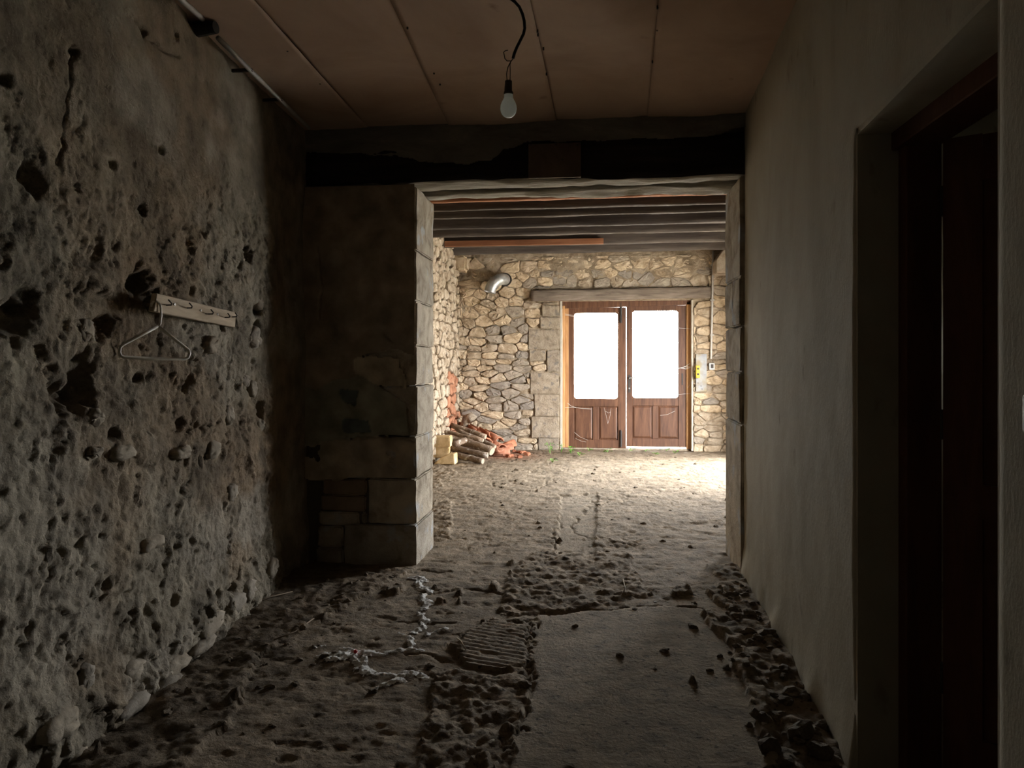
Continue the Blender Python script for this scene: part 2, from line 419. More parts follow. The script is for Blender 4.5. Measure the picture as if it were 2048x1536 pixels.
CRACKS = [fpx(c) for c in ([(985, 965), (1000, 975), (1040, 985), (1070, 980), (1110, 958), (1135, 952)],
                           [(1118, 1030), (1113, 1060), (1116, 1090), (1111, 1105)],
                           [(1190, 1000), (1185, 1020), (1205, 1005), (1225, 998)],
                           [(1062, 1250), (1060, 1330), (1045, 1370), (1030, 1450), (1018, 1536)],
                           [(1000, 1229), (1060, 1233), (1130, 1222)],
                           [(900, 1295), (985, 1242), (1068, 1247)],
                           [(790, 1245), (850, 1250), (900, 1245)],
                           [(870, 1190), (940, 1180), (1010, 1190)],
                           [(820, 1310), (870, 1315), (900, 1325)],
                           [(1130, 1222), (1250, 1215), (1400, 1222)],
                           [(835, 1140), (870, 1150), (910, 1148)],
                           [(1170, 1010), (1140, 1060), (1200, 1075), (1250, 1085), (1300, 1080)])]
def floor_h(u, v, full=False):
    u = np.asarray(u, float); v = np.asarray(v, float)
    wu = u + .035 * fbm(u * 9, v * 9, 3, 31); wv = v + .06 * fbm(u * 9, v * 7, 3, 37)
    base = .022 * fbm(u * .9, v * .7, 3, 3)
    slab = in_poly(wu, wv, SLAB); hat = in_poly(wu, wv, HATCH); cr = in_poly(wu, wv, CRUMB); cr2 = in_poly(wu, wv, CRUMB2)
    ch = in_poly(wu, wv, CHAN); mo = in_poly(wu, wv, MOUND) | in_poly(wu, wv, MOUND2)
    wallgap = np.clip((rw_u(v) - u) / .36, 0, 1)
    rub = ((v < 5.3) & (wallgap + .35 * fbm(u * 5, v * 3, 3, 51) < .78)) | in_poly(wu, wv, RUB)
    deb = in_poly(wu, wv, LDEB) & (v < 5.4)
    f1, f2, _ = worley(u * 5.2, v * 4.2, 61)
    lump = np.clip(1 - f1 * 1.35, 0, 1)
    f1b, f2b, _ = worley(u * 15, v * 12, 71)
    lumps = np.clip(1 - f1b * 1.3, 0, 1)
    f1c, _, _ = worley(u * 26, v * 20, 73)
    lumps2 = np.clip(1 - f1c * 1.2, 0, 1)
    fine = fbm(u * 14, v * 11, 5, 83, .6)
    streak = fbm(u * 3.2, v * 13, 4, 93, .55)
    smooth = slab | ch
    amp = np.where(smooth, .25, np.where(hat, .25, .8)) * np.where(cr | cr2, 1.4, 1.0) * np.where(v > 5.9, 1.5, 1.0)
    grit = fbm(u * 45, v * 38, 3, 87, .7)
    h = base + amp * (.008 * fine + .006 * streak) + .003 * grit * np.where(smooth, .5, 1)
    h = h + np.where(rub, .016 + .020 * lump * (.5 + .5 * fine) + .016 * lumps + .006 * fine, 0) + np.where(deb, .006 + .009 * lump + .008 * lumps + .008 * fine, 0)
    h = h + np.where(cr | cr2, .010 + .007 * lumps2 * (.6 + fine) + .011 * fine + .005 * grit, 0) + np.where(mo, .006 + .014 * lumps + .018 * streak + .01 * fine, 0)
    h = h + np.where(slab, .014, 0) + np.where(hat, .017, 0) - np.where(ch, .014, 0)
    hl = np.sin((v * 1.0 + u * .25) * 2 * math.pi / .045 + 2 * fbm(u * 4, v * 4, 2, 5))
    h = h + np.where(hat, .0045 * np.clip(hl, -1, .3), 0)
    # shallow chips and pits in the trodden surface
    pit = fbm(u * 6, v * 9, 4, 103, .6)
    h = h - np.where(smooth | rub, 0, .006 * sstep(.22, .38, pit))
    ragu = u + .09 * fbm(u * 7, v * 6, 4, 7, .6); ragv = v + .09 * fbm(u * 7, v * 6, 4, 8, .6)
    for c in CRACKS:
        d = line_dist(ragu, ragv, c); h = h - .018 * np.exp(-(d / .009) ** 2)
    _, _, _ = 0, 0, 0
    g1, g2, _ = worley(u * .8 + .5 * fbm(u * 2.4, v * 2.4, 4, 2, .6), v * .7 + .5 * fbm(u * 2.4, v * 2.4, 4, 4, .6), 19)
    h = h - np.where(v > 5.6, .010 * np.exp(-((g2 - g1) / .02) ** 2), 0)
    if not full: return h
    red = np.exp(-((u + 1.35) / .45) ** 2 - ((v - 11.6) / .5) ** 2) * np.clip(.9 + fine, 0, 1)
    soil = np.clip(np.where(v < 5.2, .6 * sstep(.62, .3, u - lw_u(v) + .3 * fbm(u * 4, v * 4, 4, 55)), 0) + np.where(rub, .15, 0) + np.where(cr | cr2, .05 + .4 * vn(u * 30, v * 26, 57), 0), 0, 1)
    sl = np.where(slab | ch | hat, .55, 0)
    return h, np.stack([soil, sl, np.clip(red, 0, .8)], -1)

us = np.linspace(BUL - .1, BUR + .1, 430)
vs = [-2.9]
while vs[-1] < 13.0:
    v = vs[-1]; vs.append(v + (.09 if v < 1.9 else max(.011, .011 * (v / 3.2) ** 1.15)))
vs = np.array(vs)
Ug, Vg = np.meshgrid(us, vs, indexing='xy')
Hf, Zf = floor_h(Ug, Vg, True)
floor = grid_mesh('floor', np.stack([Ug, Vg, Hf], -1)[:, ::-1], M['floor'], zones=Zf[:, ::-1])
T(floor, 'uneven trodden earth and broken concrete floor', kind='structure')
def fh(u, v): return float(floor_h(np.array([u]), np.array([v]))[0])

# white powder spilled over the floor
PW = [fpx(c) for c in ([(832, 1160), (848, 1185), (856, 1215), (838, 1235), (848, 1262), (815, 1275), (812, 1298), (840, 1305)],
                       [(812, 1298), (770, 1315), (720, 1312), (690, 1300)],
                       [(640, 1312), (668, 1318), (710, 1318), (740, 1345), (790, 1358), (838, 1356)],
                       [(690, 1296), (700, 1306), (735, 1315)], [(790, 1275), (815, 1274)], [(850, 1272), (885, 1262)],
                       [(770, 1375), (800, 1368)], [(628, 1296), (670, 1290)])]
wdt = [.022, .022, .028, .012, .01, .018, .03, .008]
a0 = on_floor(600, 1400); a1 = on_floor(920, 1150)
pu = np.arange(-1.45, -.35, .0055); pv = np.arange(a0.y - .25, a1.y + .25, .007)
Pu, Pv = np.meshgrid(pu, pv, indexing='xy')
rg = fbm(Pu * 22, Pv * 18, 4, 201, .6); big = fbm(Pu * 6, Pv * 6, 2, 203)
mask = np.full(Pu.shape, -1.0)
for c, w in zip(PW, wdt):
    d = line_dist(Pu + .05 * fbm(Pu * 8, Pv * 8, 3, 205), Pv + .05 * fbm(Pu * 8, Pv * 8, 3, 207), c)
    mask = np.maximum(mask, 1 - d / (w * 1.6 * (1 + .5 * big)))
val = mask + 1.3 * rg
kp = (val > .12) & (mask > -.8)
Pz = floor_h(Pu, Pv) + .003 + .010 * np.clip(val - .12, 0, .9) * (1 + .7 * fbm(Pu * 60, Pv * 50, 2, 211))
keep = kp[:-1, :-1] & kp[1:, :-1] & kp[1:, 1:] & kp[:-1, 1:]
o = grid_mesh('spilled_powder', np.stack([Pu, Pv, Pz], -1)[:, ::-1], M['powder'], keep=keep[:, ::-1])
T(o, 'white powder spilled in a branching streak on the earth floor', 'powder', kind='stuff')

# ------------------------------------------------------------------ WALL LEFT (rough render)
PITS = [(56, 358, .045, .07), (280, 568, .06, .08), (300, 600, .05, .06), (487, 507, .045, .08), (510, 618, .04, .08), (505, 655, .035, .06), (517, 822, .05, .09), (140, 788, .06, .08),
        (150, 745, .06, .05), (595, 578, .05, .05), (18, 635, .06, .07), (40, 600, .05, .04), (575, 545, .03, .04), (375, 585, .02, .04), (205, 650, .04, .04), (180, 655, .03, .03),
        (270, 755, .02, .05), (195, 1168, .02, .05), (283, 418, .025, .05), (320, 300, .02, .04), (222, 330, .02, .03), (395, 470, .018, .03), (147, 105, .02, .04), (430, 650, .03, .04),
        (440, 640, .03, .05), (355, 845, .025, .03), (215, 868, .03, .04), (365, 775, .02, .03), (585, 880, .02, .02), (380, 850, .02, .03), (8, 160, .02, .03), (285, 62, .02, .03),
        (350, 70, .02, .03), (380, 40, .03, .05), (455, 1175, .03, .05), (470, 1150, .025, .04)]
WCR = [[(147, 90), (140, 200), (130, 270), (115, 330)], [(430, 1185), (390, 1215), (370, 1240)], [(360, 1255), (330, 1290), (300, 1310)], [(140, 1455), (180, 1425), (225, 1410)],
       [(270, 40), (290, 70), (320, 100), (355, 110)], [(300, 1095), (320, 1085), (345, 1060)], [(640, 480), (642, 560), (640, 640)], [(420, 745), (420, 790), (400, 800)],
       [(190, 690), (215, 640)], [(330, 870), (375, 860), (420, 850)], [(445, 1180), (475, 1145), (490, 1120)], [(510, 1130), (520, 1160), (545, 1150)]]
def lw_d(v, z, full=False):
    a = sstep(4.62, 4.42, v + .05 * fbm(v * 3, z * 3, 2, 3))           # rough field near, smoother strip by the pier
    low = sstep(2.75, 1.9, z + .25 * fbm(v * 1.6, z * 1.6, 3, 9))
    vz, zz = v + .10 * fbm(v * 7, z * 7, 5, 11, .6), z + .10 * fbm(v * 7, z * 7, 5, 13, .6)
    f1, f2, c1 = worley(vz * 5.5, zz * 6.5, 15)
    g1, g2, c2 = worley(vz * 15, zz * 16, 17)
    r1 = np.clip(1 - 1.3 * f1, 0, 1) * (c1 > .35)
    r2 = np.clip(1 - 1.25 * g1, 0, 1)
    rid = .5 - np.abs(fbm(v * 8, z * 9, 5, 22, .65))
    fine = fbm(v * 20, z * 20, 5, 21, .7)
    und = fbm(v * 1.2, z * 1.3, 3, 23)
    crust = fbm(v * 3.1, z * 3.4, 4, 25)
    d = .026 * und + a * (low * (.015 * r1 + .010 * r2 + .022 * rid + .014 * sstep(-.03, .04, crust)) + (.35 + .65 * low) * .011 * fine) + (1 - a) * (.003 * fine + .004 * r1 * low)
    pits = fbm(v * 9, z * 9, 4, 27, .6)
    d = d - (.35 + .65 * a) * (.25 + .75 * low) * .013 * sstep(.32, .40, pits)
    p2 = fbm(v * 26, z * 30, 3, 28, .6); d = d - .005 * sstep(.38, .48, p2)
    foot = sstep(.42, .1, z + .12 * fbm(v * 3, z * 2, 2, 29))
    d = d + foot * (.022 + .02 * r1 + .008 * fine)
    zc = np.zeros(v.shape)
    for k, (px, py, r, dep) in enumerate(PITS):
        p = on_left(px, py); q = np.hypot((v - p.y) * .8 , z - p.z) / r
        m_ = np.exp(-(q * (1 + .5 * fbm(v * 25, z * 25, 2, k))) ** 4)
        d = d - dep * m_; zc = np.maximum(zc, m_)
    for k, c in enumerate(WCR):
        pts = [(on_left(*p).y, on_left(*p).z) for p in c]
        q = line_dist(v + .02 * fbm(v * 14, z * 14, 2, 40 + k), z + .02 * fbm(v * 14, z * 14, 2, 50 + k), pts)
        d = d - .02 * np.exp(-(q / .006) ** 2)
    d = d + sstep(4.42, 4.62, v) * -.012
    if not full: return d
    brown = np.clip(.6 * sstep(-.1, .4, fbm(v * 1.5, z * 1.5, 3, 43)) + .5 * sstep(.1, .4, fbm(v * 1.1, z * 1.1, 3, 47)), 0, .85)
    dirt = np.clip(.45 * sstep(.16, .4, fbm(v * 2.3, z * 2.3, 4, 57)), 0, .8)
    pale = np.clip(sstep(.1, .35, fbm(v * 1.7 + 5, z * 1.9, 4, 61)) * .8, 0, 1)
    return d, np.stack([brown, dirt, pale], -1)
vw = np.concatenate([np.arange(-2.9, 2.1, .08), np.arange(2.1, 5.5, .0088)])
zw = np.concatenate([np.arange(-.12, 3.3, .0088)])
Vw, Zw = np.meshgrid(vw, zw, indexing='xy')
Dl, Zl = lw_d(Vw, Zw, True)
wall_left = grid_mesh('wall_left', np.stack([lw_u(Vw) + Dl, Vw, Zw], -1), M['left'], zones=Zl)
T(wall_left, 'rough crumbling lime rendered stone wall', kind='structure')
MB().box((-2.75, -3.2, -.15), (-2.2, 5.5, 3.6)).build('outer_masonry', M['exterior'], wall_left)
def lwp(px, py, off=0.0):
    p = on_left(px, py)
    d = float(lw_d(np.array([p.y]), np.array([p.z]))[0])
    return Vector((lw_u(p.y) + d + off, p.y, p.z))

# ------------------------------------------------------------------ stones
def chaikin(P, n=1):
    for _ in range(n):
        Q = []
        for i in range(len(P)):
            a, b = np.array(P[i]), np.array(P[(i + 1) % len(P)])
            Q += [a * .75 + b * .25, a * .25 + b * .75]
        P = Q
    return [tuple(p) for p in P]
def clip(poly, a, b, c):        # keep a*x+b*y<=c
    out = []
    for i in range(len(poly)):
        p, q = poly[i], poly[(i + 1) % len(poly)]
        dp, dq = a * p[0] + b * p[1] - c, a * q[0] + b * q[1] - c
        if dp <= 0: out.append(p)
        if (dp < 0) != (dq < 0) and abs(dp - dq) > 1e-12:
            t = dp / (dp - dq); out.append((p[0] + t * (q[0] - p[0]), p[1] + t * (q[1] - p[1])))
    return out
def area(P):
    return abs(sum(P[i][0] * P[(i + 1) % len(P)][1] - P[(i + 1) % len(P)][0] * P[i][1] for i in range(len(P)))) / 2 if len(P) > 2 else 0
def cells(x0, x1, y0, y1, w, h, seed, stretch=1.5, jit=.42, wfun=None):
    r = random.Random(seed); S = []; y = y0; row = 0
    while y < y1 + h:
        hh = h * r.uniform(.75, 1.3); x = x0 - r.random() * w
        while x < x1 + w:
            ww = w * r.uniform(.55, 1.5); S.append((x + ww / 2 + r.uniform(-.1, .1) * w, y + hh / 2 + r.uniform(-jit, jit) * hh)); x += ww
        y += hh; row += 1
    S = np.array(S); A = S * np.array([1 / stretch, 1]); out = []
    for i, s in enumerate(S):
        if not (x0 - w * .6 < s[0] < x1 + w * .6 and y0 - h * .6 < s[1] < y1 + h * .6): continue
        P = [(x0, y0), (x1, y0), (x1, y1), (x0, y1)]
        dd = np.hypot(*(A - A[i]).T); order = np.argsort(dd)[1:22]
        for j in order:
            n = (A[j] - A[i]); mid = (A[i] + A[j]) / 2
            P = clip(P, n[0] / stretch, n[1], n[0] * mid[0] + n[1] * mid[1])
            if len(P) < 3: break
        if area(P) > .0012: out.append(P)
    return out
def inset(P, g):
    c = np.mean(P, axis=0); Q = []
    n = len(P)
    ar = sum(P[i][0] * P[(i + 1) % n][1] - P[(i + 1) % n][0] * P[i][1] for i in range(n))
    poly = list(P)
    for i in range(n):
        p, q = np.array(P[i]), np.array(P[(i + 1) % n]); e = q - p; L = np.hypot(*e)
        if L < 1e-6: continue
        nx, ny = (e[1] / L, -e[0] / L) if ar > 0 else (-e[1] / L, e[0] / L)
        poly = clip(poly, nx, ny, nx * p[0] + ny * p[1] - g)
        if len(poly) < 3: return []
    return poly
def stone_geo(P, proud, rnd, place, depth=.06, rounds=1, dome=.010, jit=.007):
    """P outline in wall plane; place(a,b,d) -> world point with d metres out of the wall"""
    n0 = len(P); P2 = []
    for i in range(n0):
        a_, b_, c_ = np.array(P[i - 1]), np.array(P[i]), np.array(P[(i + 1) % n0]); ct = rnd.uniform(.1, .24)
        P2 += [tuple(b_ + (a_ - b_) * ct), tuple(b_ + (c_ - b_) * ct)]
        if np.hypot(*(c_ - b_)) > .09: P2.append(tuple((b_ + c_) / 2))
    P = P2
    while len(P) > 18: P = P[::2]
    P = [(a + rnd.uniform(-jit, jit), b + rnd.uniform(-jit, jit)) for a, b in P]
    n = len(P); cx = sum(p[0] for p in P) / n; cy = sum(p[1] for p in P) / n
    tx, ty = rnd.uniform(-.06, .06), rnd.uniform(-.06, .06)
    V = []
    for k, (s, d) in enumerate(((1, -depth), (1, proud - dome), (.9, proud), (.5, proud + dome * .3))):
        for a, b in P:
            x, y = cx + (a - cx) * s, cy + (b - cy) * s
            dd = d + (tx * (x - cx) + ty * (y - cy) + rnd.uniform(-.008, .008) if k else 0)
            V.append(place(x, y, dd))
    V.append(place(cx, cy, proud + dome * .3 + rnd.uniform(-.01, .01)))
    Fc = []
    for k in range(3):
        for i in range(n): Fc.append((k * n + i, k * n + (i + 1) % n, (k + 1) * n + (i + 1) % n, (k + 1) * n + i))
    for i in range(n): Fc.append((3 * n + i, 3 * n + (i + 1) % n, 4 * n))
    return V, Fc

# stones showing through the render of the left wall, and its footing stones
rs = random.Random(5)
LS = [(500, 676, 14, 26), (512, 606, 12, 16), (226, 905, 34, 22), (172, 905, 22, 18), (170, 660, 30, 34), (290, 1085, 34, 18), (160, 1355, 22, 38), (455, 985, 14, 22),
      (500, 780, 12, 22), (445, 830, 14, 24), (175, 835, 26, 20), (485, 760, 12, 18), (515, 850, 12, 16), (405, 690, 18, 24), (350, 905, 28, 16), (410, 900, 20, 22),
      (95, 1450, 60, 34), (240, 1410, 52, 24), (330, 1330, 42, 26), (310, 1370, 36, 22), (400, 1250, 40, 24), (455, 1205, 28, 20), (485, 1180, 18, 22), (380, 1290, 36, 18), (530, 1135, 16, 22), (250, 1340, 34, 24), (130, 1520, 40, 20)]
for px, py, rx, ry in LS:
    p = on_left(px, py); k = p.y / F; fs = F * abs(p.x) / p.y ** 2      # px per metre along the wall
    a, b = rx / fs * .9, ry * k
    a = min(a, .30)
    n = 9; P = [(p.y + a * math.cos(2 * math.pi * i / n) * rs.uniform(.75, 1.1), p.z + b * math.sin(2 * math.pi * i / n) * rs.uniform(.75, 1.1)) for i in range(n)]
    d0 = float(lw_d(np.array([p.y]), np.array([p.z]))[0])
    V, Fc = stone_geo(P, d0 + .016, rs, lambda y, z, d: (lw_u(y) + d, y, z), depth=.05, dome=.018)
    mk('stone', V, Fc, M['lstone'], wall_left, True)

# ------------------------------------------------------------------ FAR WALL
DU0, DU1 = on_v(1121, 750, VF).x, on_v(1384, 750, VF).x
DZT = on_v(1250, 601, VF).z
LZ0, LZ1 = DZT, on_v(1240, 578, VF).z
LU0, LU1 = on_v(1062, 590, VF).x, on_v(1420, 590, VF).x
TOPF = 3.62
wall_far = T(empty('wall_far', (0, VF, 0)), 'ochre rubble stone wall around the glazed double door', kind='structure')
# masonry behind the stones, thick, around the door opening
mb = MB()
mb.box((BUL - .4, VF + .05, -.2), (DU0, VF + .55, TOPF)); mb.box((DU1, VF + .05, -.2), (BUR + .5, VF + .55, TOPF)); mb.box((DU0, VF + .05, DZT), (DU1, VF + .55, TOPF))
mb.build('wall_core', M['mortar'], wall_far)
CRK = [tuple((on_v(px, py, VF).x, on_v(px, py, VF).z)) for px, py in [(1062, 590), (1040, 604), (1025, 618), (1018, 628), (1008, 645), (1006, 660), (1000, 670), (975, 680), (965, 700), (985, 715), (970, 735), (955, 770), (945, 780), (943, 800), (937, 808), (917, 815), (917, 840)]]
ug = np.arange(BUL - .05, BUR + .1, .022); zg = np.arange(-.1, TOPF, .022)
Uu, Zz = np.meshgrid(ug, zg, indexing='xy')
dm = -.004 + .016 * fbm(Uu * 6, Zz * 7, 4, 301) + .010 * fbm(Uu * 20, Zz * 22, 3, 303) + .02 * sstep(2.75, 3.1, Zz) - .05 * np.exp(-(line_dist(Uu, Zz, CRK) / .022) ** 2)
kp = ~((Uu > DU0 - .005) & (Uu < DU1 + .005) & (Zz < DZT + .01))
keep = kp[:-1, :-1] & kp[1:, :-1] & kp[1:, 1:] & kp[:-1, 1:]
grid_mesh('mortar_bed', np.stack([Uu, VF - dm, Zz], -1), M['mortar'], wall_far, keep=keep)
# dressed jamb blocks left of the door
def fb(x0, y0, x1, y1, name='jamb_block', mat='jamb', proud=.035, seed=0):
    a, b = on_v(x0, y1, VF), on_v(x1, y0, VF)
    return rough_box(name, (a.x + .006, VF - proud, a.z + .006), (b.x - .006, VF + .12, b.z - .006), M[mat], wall_far, sub=3, jit=.006, bevel=.012, seed=seed)
JB = [(1083, 610, 1120, 633), (1080, 634, 1120, 658), (1056, 659, 1120, 699), (1058, 700, 1092, 722), (1093, 700, 1120, 744), (1060, 745, 1119, 788), (1068, 788, 1119, 833), (1062, 833, 1119, 876), (1076, 876, 1118, 900)]
for k, q in enumerate(JB): fb(*q, seed=k + 3)
HOLES = [(DU0 - .02, DU1 + .02, -1, DZT), (LU0, LU1, LZ0 - .02, LZ1 + .02)]
for x0, y0, x1, y1 in JB:
    a, b = on_v(x0, y1, VF), on_v(x1, y0, VF); HOLES.append((a.x, b.x + .05, a.z, b.z))
def clip_holes(P, holes):
    for (x0, x1, z0, z1) in holes:
        Q = clip(clip(clip(clip(P, 1, 0, x1), -1, 0, -x0), 0, 1, z1), 0, -1, -z0)
        if area(Q) < 1e-5: continue
        P = max([clip(P, 1, 0, x0), clip(P, -1, 0, -x1), clip(P, 0, 1, z0), clip(P, 0, -1, -z1)], key=area)
        if area(P) < .002: return None
    return P
r = random.Random(21); nst = 0
lower = cells(BUL, on_v(1457, 700, VF).x + .1, -.04, 1.55, .30, .115, 77, 1.9, .3)
upper = cells(BUL, on_v(1457, 700, VF).x + .1, 1.55, 3.32, .29, .145, 99, 1.6)
for P in lower + upper:
    P = clip_holes(P, HOLES)
    if not P: continue
    c = np.mean(P, axis=0)
    P = inset(P, r.uniform(.004, .010))
    if len(P) < 3 or area(P) < .003: continue
    Q = []
    for (a, b) in P:
        d = float(line_dist(np.array(a), np.array(b), CRK))
        if d < .03: a, b = a + (c[0] - a) * .16, b + (c[1] - b) * .2
        Q.append((a, b))
    grey = (c[0] > on_v(985, 750, VF).x and c[0] < on_v(1060, 750, VF).x and c[1] < on_v(1000, 620, VF).z and r.random() < .75) or r.random() < .1 or (c[1] > LZ1 - .1 and c[1] < LZ1 + .35 and c[0] > LU0 - .1 and r.random() < .65)
    V, Fc = stone_geo(Q, r.uniform(.014, .042) if c[1] < 1.9 or r.random() < .7 else r.uniform(.004, .016), r, lambda a, z, d: (a, VF - d, z), depth=.03, dome=.010)
    mk('stone', V, Fc, M['greystone'] if grey else M['stone'], wall_far, False); nst += 1
print('far stones', nst)
# timber lintel over the door
o = timber((LU0, VF + .03, (LZ0 + LZ1) / 2), (LU1, VF + .03, (LZ0 + LZ1) / 2 + .02), .2, LZ1 - LZ0, 40, .02, 5, 'door_lintel', M['lintelwood'])
T(o, 'grey weathered timber lintel over the glazed double door', 'lintel')

# ------------------------------------------------------------------ back room side walls
wall_side = T(empty('wall_back_room_left', (BUL, 9, 0)), 'rubble stone wall beside the log pile', kind='structure')
MB().box((BUL - .5, V2 - .1, -.2), (BUL - .03, VF + .2, TOPF)).build('wall_core', M['mortar'], wall_side)
mb = MB(); mbr = MB(); r = random.Random(33)
for P in cells(9.9, VF, -.05, 3.5, .26, .14, 41, 1.6):
    c = np.mean(P, axis=0); P = inset(P, r.uniform(.006, .016))
    if len(P) < 3: continue
    V, Fc = stone_geo(P, r.uniform(.0, .035), r, lambda a, z, d: (BUL + d, a, z), depth=.05, dome=.016)
    Fc = [q[::-1] for q in Fc]
    (mbr if (c[0] > 11.55 and c[0] < 12.35 and c[1] < 1.25) else mb).add(V, Fc)
o = mb.build('rubble_stones', M['stone'], wall_side, False); o['kind'] = 'stuff'
o = mbr.build('red_brick_patch', M['redbrick'], wall_side, False); o['kind'] = 'stuff'
wall_r2 = T(empty('wall_back_room_right', (BUR, 9, 0)), 'stone wall with a side doorway to the yard', kind='structure')
mb = MB(); S0, S1, SZ = 8.9, 11.2, 2.4
mb.box((BUR, V1 + .1, -.2), (BUR + .5, S0, TOPF)); mb.box((BUR, S1, -.2), (BUR + .5, VF + .6, TOPF)); mb.box((BUR, S0, SZ), (BUR + .5, S1, TOPF))
mb.build('wall_core', M['mortar'], wall_r2)

# ------------------------------------------------------------------ PARTITION with opening
part = T(empty('wall_partition', (0, V1, 0)), 'thick wall with a wide timber lintelled opening', kind='structure')
mb = MB(); mb.box((-2.35, V1 + .03, -.15), (UL - .06, V2 - .03, 2.76)); mb.box((UR + .05, V1 + .02, -.15), (BUR + .45, V2 - .02, 2.9)); mb.box((-2.35, V1 + .05, 3.0), (BUR + .45, V2 - .05, 3.7))
mb.build('wall_core', M['core'], part)
def zpf(y): return on_v(830, y, V1).z
# left pier quoins: (top y, bottom y, width)
Q = [(372, 500, .5), (500, 602, .42), (602, 692, .55), (692, 772, .4), (772, 873, .5), (873, 958, .42), (958, 1050, .36), (1050, 1150, .54)]
for k, (y0, y1, w) in enumerate(Q):
    z1, z0 = zpf(y0), zpf(y1) if y1 < 1140 else -.05
    rough_box('quoin', (UL - w, V1 + random.uniform(-.004, .004), z0 + .004), (UL + random.uniform(-.006, .008), V2 + random.uniform(-.01, .01), z1 - .004), M['quoin'], part, sub=4, jit=.006, bevel=.009, seed=20 + k)
for k, (x0, y0, x1, y1, mt) in enumerate([(642, 958, 733, 990, 'brownquoin'), (640, 990, 733, 1022, 'brownquoin'), (636, 1024, 718, 1050, 'quoin'), (720, 1024, 733, 1050, 'quoin'), (632, 1052, 686, 1096, 'quoin'), (632, 1097, 686, 1140, 'quoin'), (640, 873, 735, 957, 'quoin'), (650, 772, 715, 872, 'quoin')]):
    a, b = on_v(x0, y1, V1), on_v(x1, y0, V1)
    rough_box('block', (a.x + .004, V1 + random.uniform(0, .012), max(a.z, -.05) + .004), (b.x - .004, V1 + .25, b.z - .004), M[mt], part, sub=3, jit=.008, bevel=.012, seed=50 + k)
# right jamb blocks: u face at UR
def rj(y0, y1, va, vb, k):
    z1 = on_v(1480, y0, V1).z; z0 = on_v(1480, y1, V1).z if y1 < 1140 else -.05
    rough_box('quoin', (UR + random.uniform(-.008, .006), va + .003, z0 + .004), (UR + .4, vb - .003, z1 - .004), M['quoin'], part, sub=3, jit=.006, bevel=.01, seed=80 + k)
vm = V1 + .26
for k, (y0, y1, s) in enumerate([(350, 553, 0), (553, 651, 1), (651, 745, 0), (745, 848, 1), (848, 1160, 0)]):
    if s: rj(y0, y1, V1, vm, k); rj(y0, y1, vm, V2, k + 9)
    else: rj(y0, y1, V1, V2, k)
# plaster skin on the pier front
ug = np.arange(-2.2, UL - .004, .009); zg = np.arange(.45, 2.76, .009)
Uu, Zz = np.meshgrid(ug, zg, indexing='xy')
wu, wz = Uu + .03 * fbm(Uu * 9, Zz * 9, 4, 401), Zz + .045 * fbm(Uu * 7, Zz * 7, 4, 403)
def pp(pts): return [(on_v(x, y, V1).x, on_v(x, y, V1).z) for x, y in pts]
L1 = pp([(560, 330), (835, 330), (835, 712), (795, 706), (712, 714), (712, 750), (640, 775), (560, 780)])
L2 = pp([(560, 760), (712, 745), (768, 775), (815, 800), (822, 868), (740, 872), (640, 890), (560, 900)])
PAL = pp([(708, 712), (800, 716), (818, 772), (765, 772), (712, 752)])
L3 = pp([(560, 885), (640, 888), (740, 872), (832, 874), (832, 956), (560, 962)])
DRK = pp([(685, 838), (738, 838), (745, 866), (690, 870)]); DR2 = pp([(678, 782), (720, 778), (712, 806), (690, 800)])
m1, m2, mp_, m3 = in_poly(wu, wz, L1), in_poly(wu, wz, L2), in_poly(wu, wz, PAL), in_poly(wu, wz, L3)
dk = in_poly(wu, wz, DRK) | in_poly(wu, wz, DR2)
th = np.where(m1, .022, np.where(mp_, .010, np.where(m2, .015, np.where(m3, .007 + .004 * fbm(Uu * 12, Zz * 12, 3, 9), 0))))
th = th - np.where(dk, .010, 0) + .008 * fbm(Uu * 2, Zz * 2, 3, 405) * (th > 0) + .0015 * fbm(Uu * 25, Zz * 25, 3, 407)
for c in (pp([(803, 705), (808, 740), (807, 772)]), pp([(640, 500), (646, 560), (643, 640)]), pp([(790, 690), (770, 670)]), pp([(690, 876), (780, 873), (832, 877)])):
    th = th - .02 * np.exp(-(line_dist(wu, wz, c) / .006) ** 2)
kp = (m1 | m2 | mp_ | m3) & ~((m3) & (fbm(Uu * 5, Zz * 5, 4, 409) > .42))
zn = np.stack([np.where(mp_ & ~m1, .8, 0) + np.where(m3, .25 * (1 + fbm(Uu * 9, Zz * 9, 3, 411)), 0), np.where(m2 & ~m1, .9, 0), np.where(dk, .9, 0)], -1)
keep = kp[:-1, :-1] & kp[1:, :-1] & kp[1:, 1:] & kp[:-1, 1:]
grid_mesh('plaster_skin', np.stack([Uu, V1 - .006 - th, Zz], -1), M['pplaster'], part, keep=keep, zones=np.clip(zn, 0, 1))
# timber lintel: two hewn beams side by side
zl = 2.745
b1 = timber((-2.15, V1 + .13, zl + .15), (UR + .3, V1 + .13, zl + .185), .26, .30, 110, .034, 12, 'lintel_beam', M['soot'], None, [M['palewood'], M['soot']])
T(b1, 'soot blackened front beam spanning the wide opening', 'beam')
b2 = timber((-1.9, V1 + .43, zl + .14), (UR + .3, V1 + .43, zl + .155), .28, .28, 110, .045, 31, 'lintel_beam', M['palewood'], None)
T(b2, 'pale wavy rear beam of the wide opening behind the blackened one', 'beam')
